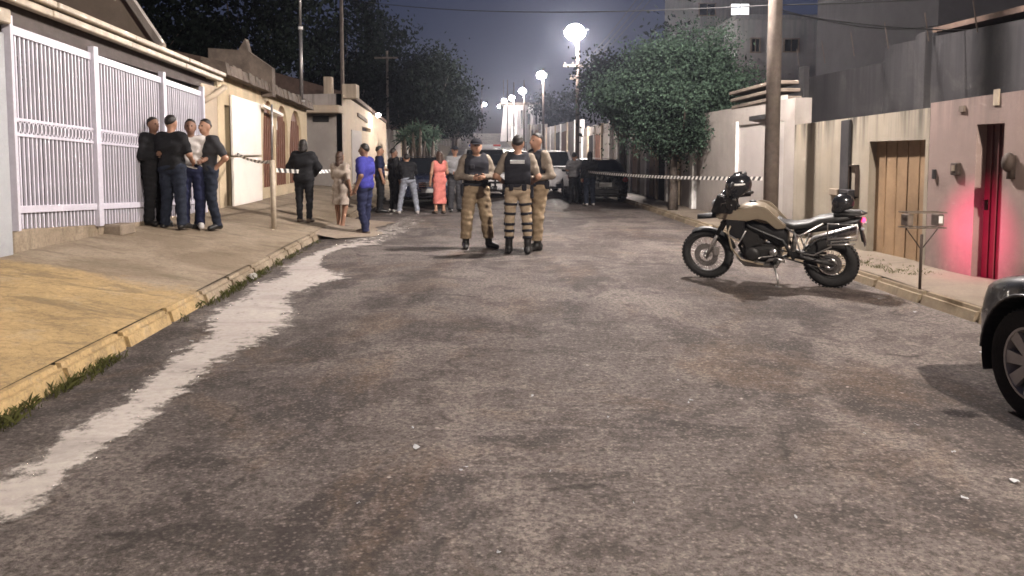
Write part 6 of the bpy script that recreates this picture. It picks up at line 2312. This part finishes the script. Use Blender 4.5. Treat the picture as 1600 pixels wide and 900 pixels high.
    for sy in (-1, 1):
        def shroud(mb, sy=sy):
            pr = [(0.50, 0.79), (0.58, 0.86), (0.74, 1.02), (0.86, 1.045), (1.02, 1.0), (1.22, 0.955), (1.38, 0.90), (1.35, 0.845), (1.16, 0.835), (0.98, 0.84), (0.84, 0.87), (0.74, 0.845), (0.62, 0.74), (0.52, 0.75)]
            yo = lambda x: sy * (0.13 + 0.07 * math.sin(PI * min(1, max(0, (x - 0.45) / 0.95))))
            mb.ext([(x, yo(x), z) for x, z in pr], (0, -sy * 0.045, 0))
        part('side_shroud', 'sand', shroud, 'auto', 0.012, 2)
        part('radiator_cover', 'frame', lambda mb: mb.hexa([(1.02, sy * 0.13, 0.60), (1.22, sy * 0.10, 0.62), (1.22, sy * 0.16, 0.62), (1.02, sy * 0.18, 0.60)], [(1.0, sy * 0.12, 0.85), (1.24, sy * 0.10, 0.86), (1.24, sy * 0.17, 0.86), (1.0, sy * 0.19, 0.85)]), 'auto', 0.012)
        part('crash_bar', 'sand', lambda mb: mb.tube([(1.16, sy * 0.12, 0.82), (1.20, sy * 0.21, 0.70), (1.16, sy * 0.23, 0.50), (1.05, sy * 0.18, 0.33), (0.78, sy * 0.14, 0.27)], 0.014, 8))
        part('crash_bar_strut', 'alloy', lambda mb: mb.tube([(1.19, sy * 0.22, 0.66), (1.06, sy * 0.17, 0.57), (0.98, sy * 0.20, 0.72)], 0.012, 8))
        part('frame_rail', 'frame', lambda mb: (mb.tube([(hx, sy * 0.05, 0.95), (0.95, sy * 0.12, 0.75), (0.55, sy * 0.13, 0.60), (0.42, sy * 0.11, 0.36)], 0.022, 8),))
        part('subframe', 'alloy', lambda mb: (mb.tube([(0.56, sy * 0.12, 0.80), (0.36, sy * 0.125, 0.66), (0.08, sy * 0.13, 0.84)], 0.014, 8),))
        part('rear_foot_peg_hanger', 'alloy', lambda mb: (mb.tube([(0.42, sy * 0.135, 0.72), (0.33, sy * 0.15, 0.44), (0.26, sy * 0.14, 0.66)], 0.012, 7),))
        part('pannier_rack', 'alloy', lambda mb: mb.tube([(0.34, sy * 0.16, 0.46), (0.18, sy * 0.23, 0.46), (-0.02, sy * 0.23, 0.58), (-0.02, sy * 0.23, 0.64), (-0.30, sy * 0.23, 0.68), (-0.30, sy * 0.23, 0.86), (0.02, sy * 0.23, 0.86), (0.02, sy * 0.23, 0.62)], 0.010, 7))
        part('rack_bar', 'alloy', lambda mb: mb.tube([(0.02, sy * 0.24, 0.67), (-0.30, sy * 0.24, 0.72)], 0.013, 7))
        part('rack_bar', 'alloy', lambda mb: mb.tube([(0.02, sy * 0.24, 0.60), (-0.28, sy * 0.24, 0.63)], 0.011, 7))
        part('footpeg', 'engine', lambda mb: mb.box((0.62, sy * 0.22, 0.36), (0.05, 0.12, 0.025)), False, 0.006)
    part('radiator', 'engine', lambda mb: mb.box((1.13, 0, 0.70), (0.04, 0.26, 0.22), RY(0.25)), False, 0.006)
    # engine
    part('crankcase', 'engine', lambda mb: (mb.box((0.82, 0, 0.40), (0.46, 0.26, 0.24)),), False, 0.05, 3)
    part('cylinder', 'engine', lambda mb: mb.box((0.94, 0, 0.62), (0.26, 0.24, 0.30), RY(0.35)), False, 0.03, 2)
    part('clutch_cover', 'frame', lambda mb: mb.lathe([(0.105, 0), (0.10, 0.03), (0.06, 0.045), (0, 0.047)], (0.74, -0.125, 0.42), (0, -1, 0), 24))
    part('alternator_cover', 'engine', lambda mb: mb.lathe([(0.095, 0), (0.09, 0.03), (0.05, 0.045), (0, 0.047)], (0.92, 0.125, 0.40), (0, 1, 0), 24))
    part('sprocket_cover', 'alloy', lambda mb: mb.lathe([(0.05, 0), (0.045, 0.02), (0, 0.024)], (0.66, 0.135, 0.44), (0, 1, 0), 18))
    part('skid_plate', 'alloy', lambda mb: mb.hexa([(0.62, -0.12, 0.225), (1.02, -0.12, 0.225), (1.02, 0.12, 0.225), (0.62, 0.12, 0.225)], [(0.60, -0.14, 0.27), (1.14, -0.14, 0.36), (1.14, 0.14, 0.36), (0.60, 0.14, 0.27)]), False, 0.01)
    part('airbox', 'frame', loft([(0.50, 0.50, 0.80, 0.10), (0.60, 0.48, 0.84, 0.13), (0.80, 0.60, 0.84, 0.14), (1.0, 0.66, 0.86, 0.12)]))
    part('exhaust_header', 'engine', lambda mb: mb.tube([(1.02, -0.05, 0.58), (1.12, -0.07, 0.45), (1.05, -0.10, 0.28), (0.7, -0.13, 0.26), (0.35, -0.15, 0.40), (0.25, -0.19, 0.50)], 0.024, 10))
    part('silencer', 'alloy', lambda mb: mb.tube([(0.28, -0.19, 0.48), (0.22, -0.20, 0.53), (-0.28, -0.21, 0.70), (-0.32, -0.21, 0.71)], [0.03, 0.062, 0.068, 0.045], 14))
    # swingarm, shock, chain
    for sy in (-0.085, 0.085):
        part('swingarm', 'engine', lambda mb: mb.tube([(0.50, sy, 0.42), (0.25, sy * 1.05, 0.37), (-0.04, sy * 1.1, 0.315)], [0.036, 0.032, 0.026], 8))
    part('shock', 'alloy', lambda mb: mb.tube([(0.46, 0, 0.36), (0.40, 0, 0.74)], 0.032, 10))
    part('chain', 'engine', lambda mb: mb.tube([(0.66, 0.10, 0.47), (0.0, 0.10, 0.40), (-0.075, 0.10, 0.315), (0.0, 0.10, 0.235), (0.66, 0.10, 0.40)], 0.010, 6, closed=True))
    part('sprocket', 'disc', lambda mb: mb.lathe([(0.03, -0.004), (0.085, -0.004), (0.085, 0.004), (0.03, 0.004)], (0, 0.10, 0.315), (0, 1, 0), 26, closed=True))
    part('chain_guard', 'frame', lambda mb: mb.box((0.25, 0.10, 0.445), (0.42, 0.03, 0.03), RY(0.08)), False, 0.008)
    # seat, tail, lights
    part('seat', 'seat', loft([(-0.26, 0.885, 0.925, 0.06), (-0.18, 0.86, 0.945, 0.12), (-0.05, 0.83, 0.94, 0.135), (0.14, 0.79, 0.905, 0.14), (0.26, 0.75, 0.845, 0.145), (0.42, 0.73, 0.815, 0.14), (0.56, 0.74, 0.84, 0.115), (0.68, 0.80, 0.93, 0.085)]))
    part('tail_cowl', 'frame', loft([(-0.34, 0.87, 0.905, 0.05), (-0.28, 0.82, 0.90, 0.10), (-0.10, 0.76, 0.87, 0.12), (0.20, 0.70, 0.80, 0.12), (0.40, 0.66, 0.76, 0.11)]))
    part('luggage_rack', 'engine', lambda mb: (mb.tube([(-0.05, -0.13, 0.955), (-0.32, -0.12, 0.955), (-0.38, 0, 0.955), (-0.32, 0.12, 0.955), (-0.05, 0.13, 0.955)], 0.012, 7), mb.box((-0.19, 0, 0.957), (0.28, 0.20, 0.014))))
    part('rear_mudguard', 'frame', lambda mb: (mb.box((-0.33, 0, 0.74), (0.03, 0.14, 0.26), RY(0.2)), mb.box((-0.365, 0, 0.62), (0.015, 0.17, 0.13), RY(0.2))), False, 0.01)
    tl = part('tail_light', 'tail', lambda mb: mb.ball((-0.352, 0, 0.87), (0.025, 0.06, 0.03), 12, 8))
    for sy in (-1, 1):
        part('indicator', 'head', lambda mb: (mb.tube([(-0.33, sy * 0.04, 0.80), (-0.35, sy * 0.14, 0.80)], 0.008, 6), mb.ball((-0.355, sy * 0.165, 0.80), (0.025, 0.035, 0.022), 10, 6)))
    # side stand
    part('side_stand', 'alloy', lambda mb: (mb.tube([(0.66, 0.14, 0.30), (0.60, 0.22, 0.15), (0.575, 0.275, 0.055)], 0.014, 8), mb.box((0.575, 0.285, 0.045), (0.08, 0.06, 0.012))))
    part('stand_bracket', 'alloy', lambda mb: mb.tube([(0.52, 0.14, 0.33), (0.60, 0.15, 0.36), (0.70, 0.15, 0.345), (0.74, 0.14, 0.31)], 0.02, 8))
    part('gear_lever', 'alloy', lambda mb: mb.tube([(0.66, 0.16, 0.40), (0.80, 0.18, 0.38), (0.82, 0.24, 0.38)], 0.008, 6))
    # the rear lamp shines on the wall behind
    ld = bpy.data.lights.new('tail_lamp_light', 'SPOT')
    ld.energy = 260; ld.color = (1.0, 0.05, 0.24); ld.spot_size = R(66); ld.spot_blend = 1.0; ld.shadow_soft_size = 0.03
    lo = bpy.data.objects.new('tail_lamp_light', ld)
    col.objects.link(lo)
    lo.parent = root
    lo.location = (-0.40, 0, 0.87)
    return root, lo, MM


fw, rw = hit(1112, 434, 0.0), hit(1292, 448, 0.0)
dirv = Vector((fw.x - rw.x, fw.y - rw.y, 0)).normalized()
hd_ = math.atan2(dirv.y, dirv.x)
mid = (fw + rw) / 2
sc_m = 0.97
start = mid - dirv * (1.52 * sc_m / 2)
moto, mlight, MM = motorcycle((start.x, start.y, 0.0), hd_, sc_m)
bpy.context.view_layer.update()
tgt = on_right(1530, 372)
lw = moto.matrix_world @ Vector(mlight.location)
dv = (moto.matrix_world.inverted() @ tgt) - Vector(mlight.location)
mlight.rotation_mode = 'QUATERNION'
mlight.rotation_quaternion = dv.to_track_quat('-Z', 'Y')


def helmet(label, mw, loc, rot, s=1.0, pattern=True):
    root = empty('helmet', (0, 0, 0), 0, label, 'helmet')
    root.matrix_world = moto.matrix_world @ Matrix.Translation(loc) @ rot.to_4x4() @ Matrix.Scale(s, 4)
    hmt = mat('glossy black helmet shell', (0.018, 0.018, 0.02), 0.22, 0, 0.3, 10, 0.0, coat=0.5)
    V_, F_ = surface_nets(lambda P: np.maximum(smin(ell(P, (0, 0, 0.02), (0.135, 0.115, 0.12)), ell(P, (0.07, 0, -0.07), (0.085, 0.085, 0.06)), 0.05), np.maximum(-0.105 - P[..., 2], -ell(P, (0, 0, -0.13), (0.10, 0.085, 0.16)))), (-0.18, -0.16, -0.17), (0.2, 0.16, 0.18), 0.011)
    me = bpy.data.meshes.new('shell'); me.from_pydata(V_.tolist(), [], F_.tolist()); me.polygons.foreach_set('use_smooth', [True] * len(me.polygons))
    obj('shell', me, hmt, root)
    mb = MB()
    mb.grid(lambda a, b: (0.142 * math.cos((a - 0.5) * 2.1) * math.cos((b - 0.45) * 0.9), 0.124 * math.sin((a - 0.5) * 2.1), -0.02 + 0.085 * b), 12, 6)
    mb.build('visor', MM['screen'], root, True)
    if pattern:
        for sy in (-1, 1):
            mb = MB()
            mb.grid(lambda a, b: (-0.05 + 0.11 * a, sy * (0.121 - 0.02 * (2 * b - 1) ** 2 - 0.012 * (2 * a - 1) ** 2), 0.015 + 0.035 * b + 0.02 * a), 6, 4)
            mb.build('decal', M['white_plastic'], root, True)
    mb = MB(); mb.box((-0.02, 0, 0.137), (0.09, 0.035, 0.02)); mb.build('vent', hmt, root, False, 0.008)
    return root


helmet('black helmet hung over the motorcycle handlebar', moto, Vector((1.07, 0.12, 1.27)), RZ(0.4) @ RY(0.25), 1.2)
helmet('black helmet resting on the motorcycle tail rack', moto, Vector((-0.13, 0.02, 1.06)), RZ(0.1) @ RY(0.12), 0.92, False)

# ================================================================== HAZE
mb = MB()
x0, x1, y0, y1, z0, z1 = -400, 400, -45, 410, -1.2, 24.0
mb.hexa([(x0, y0, z0), (x1, y0, z0), (x1, y1, z0), (x0, y1, z0)], [(x0, y0, z1), (x1, y0, z1), (x1, y1, z1), (x0, y1, z1)])
hm_ = bpy.data.materials.new('thin night haze')
hm_.use_nodes = True
nt = hm_.node_tree
for n in list(nt.nodes):
    nt.nodes.remove(n)
out = nt.nodes.new('ShaderNodeOutputMaterial')
pv = nt.nodes.new('ShaderNodeVolumePrincipled')
pv.inputs['Color'].default_value = (0.74, 0.80, 1.0, 1)
pv.inputs['Density'].default_value = HAZE
pv.inputs['Anisotropy'].default_value = 0.82
nt.links.new(pv.outputs[0], out.inputs['Volume'])
hz_ = mb.build('haze', hm_)
tag(hz_, None, None, None, 'stuff')
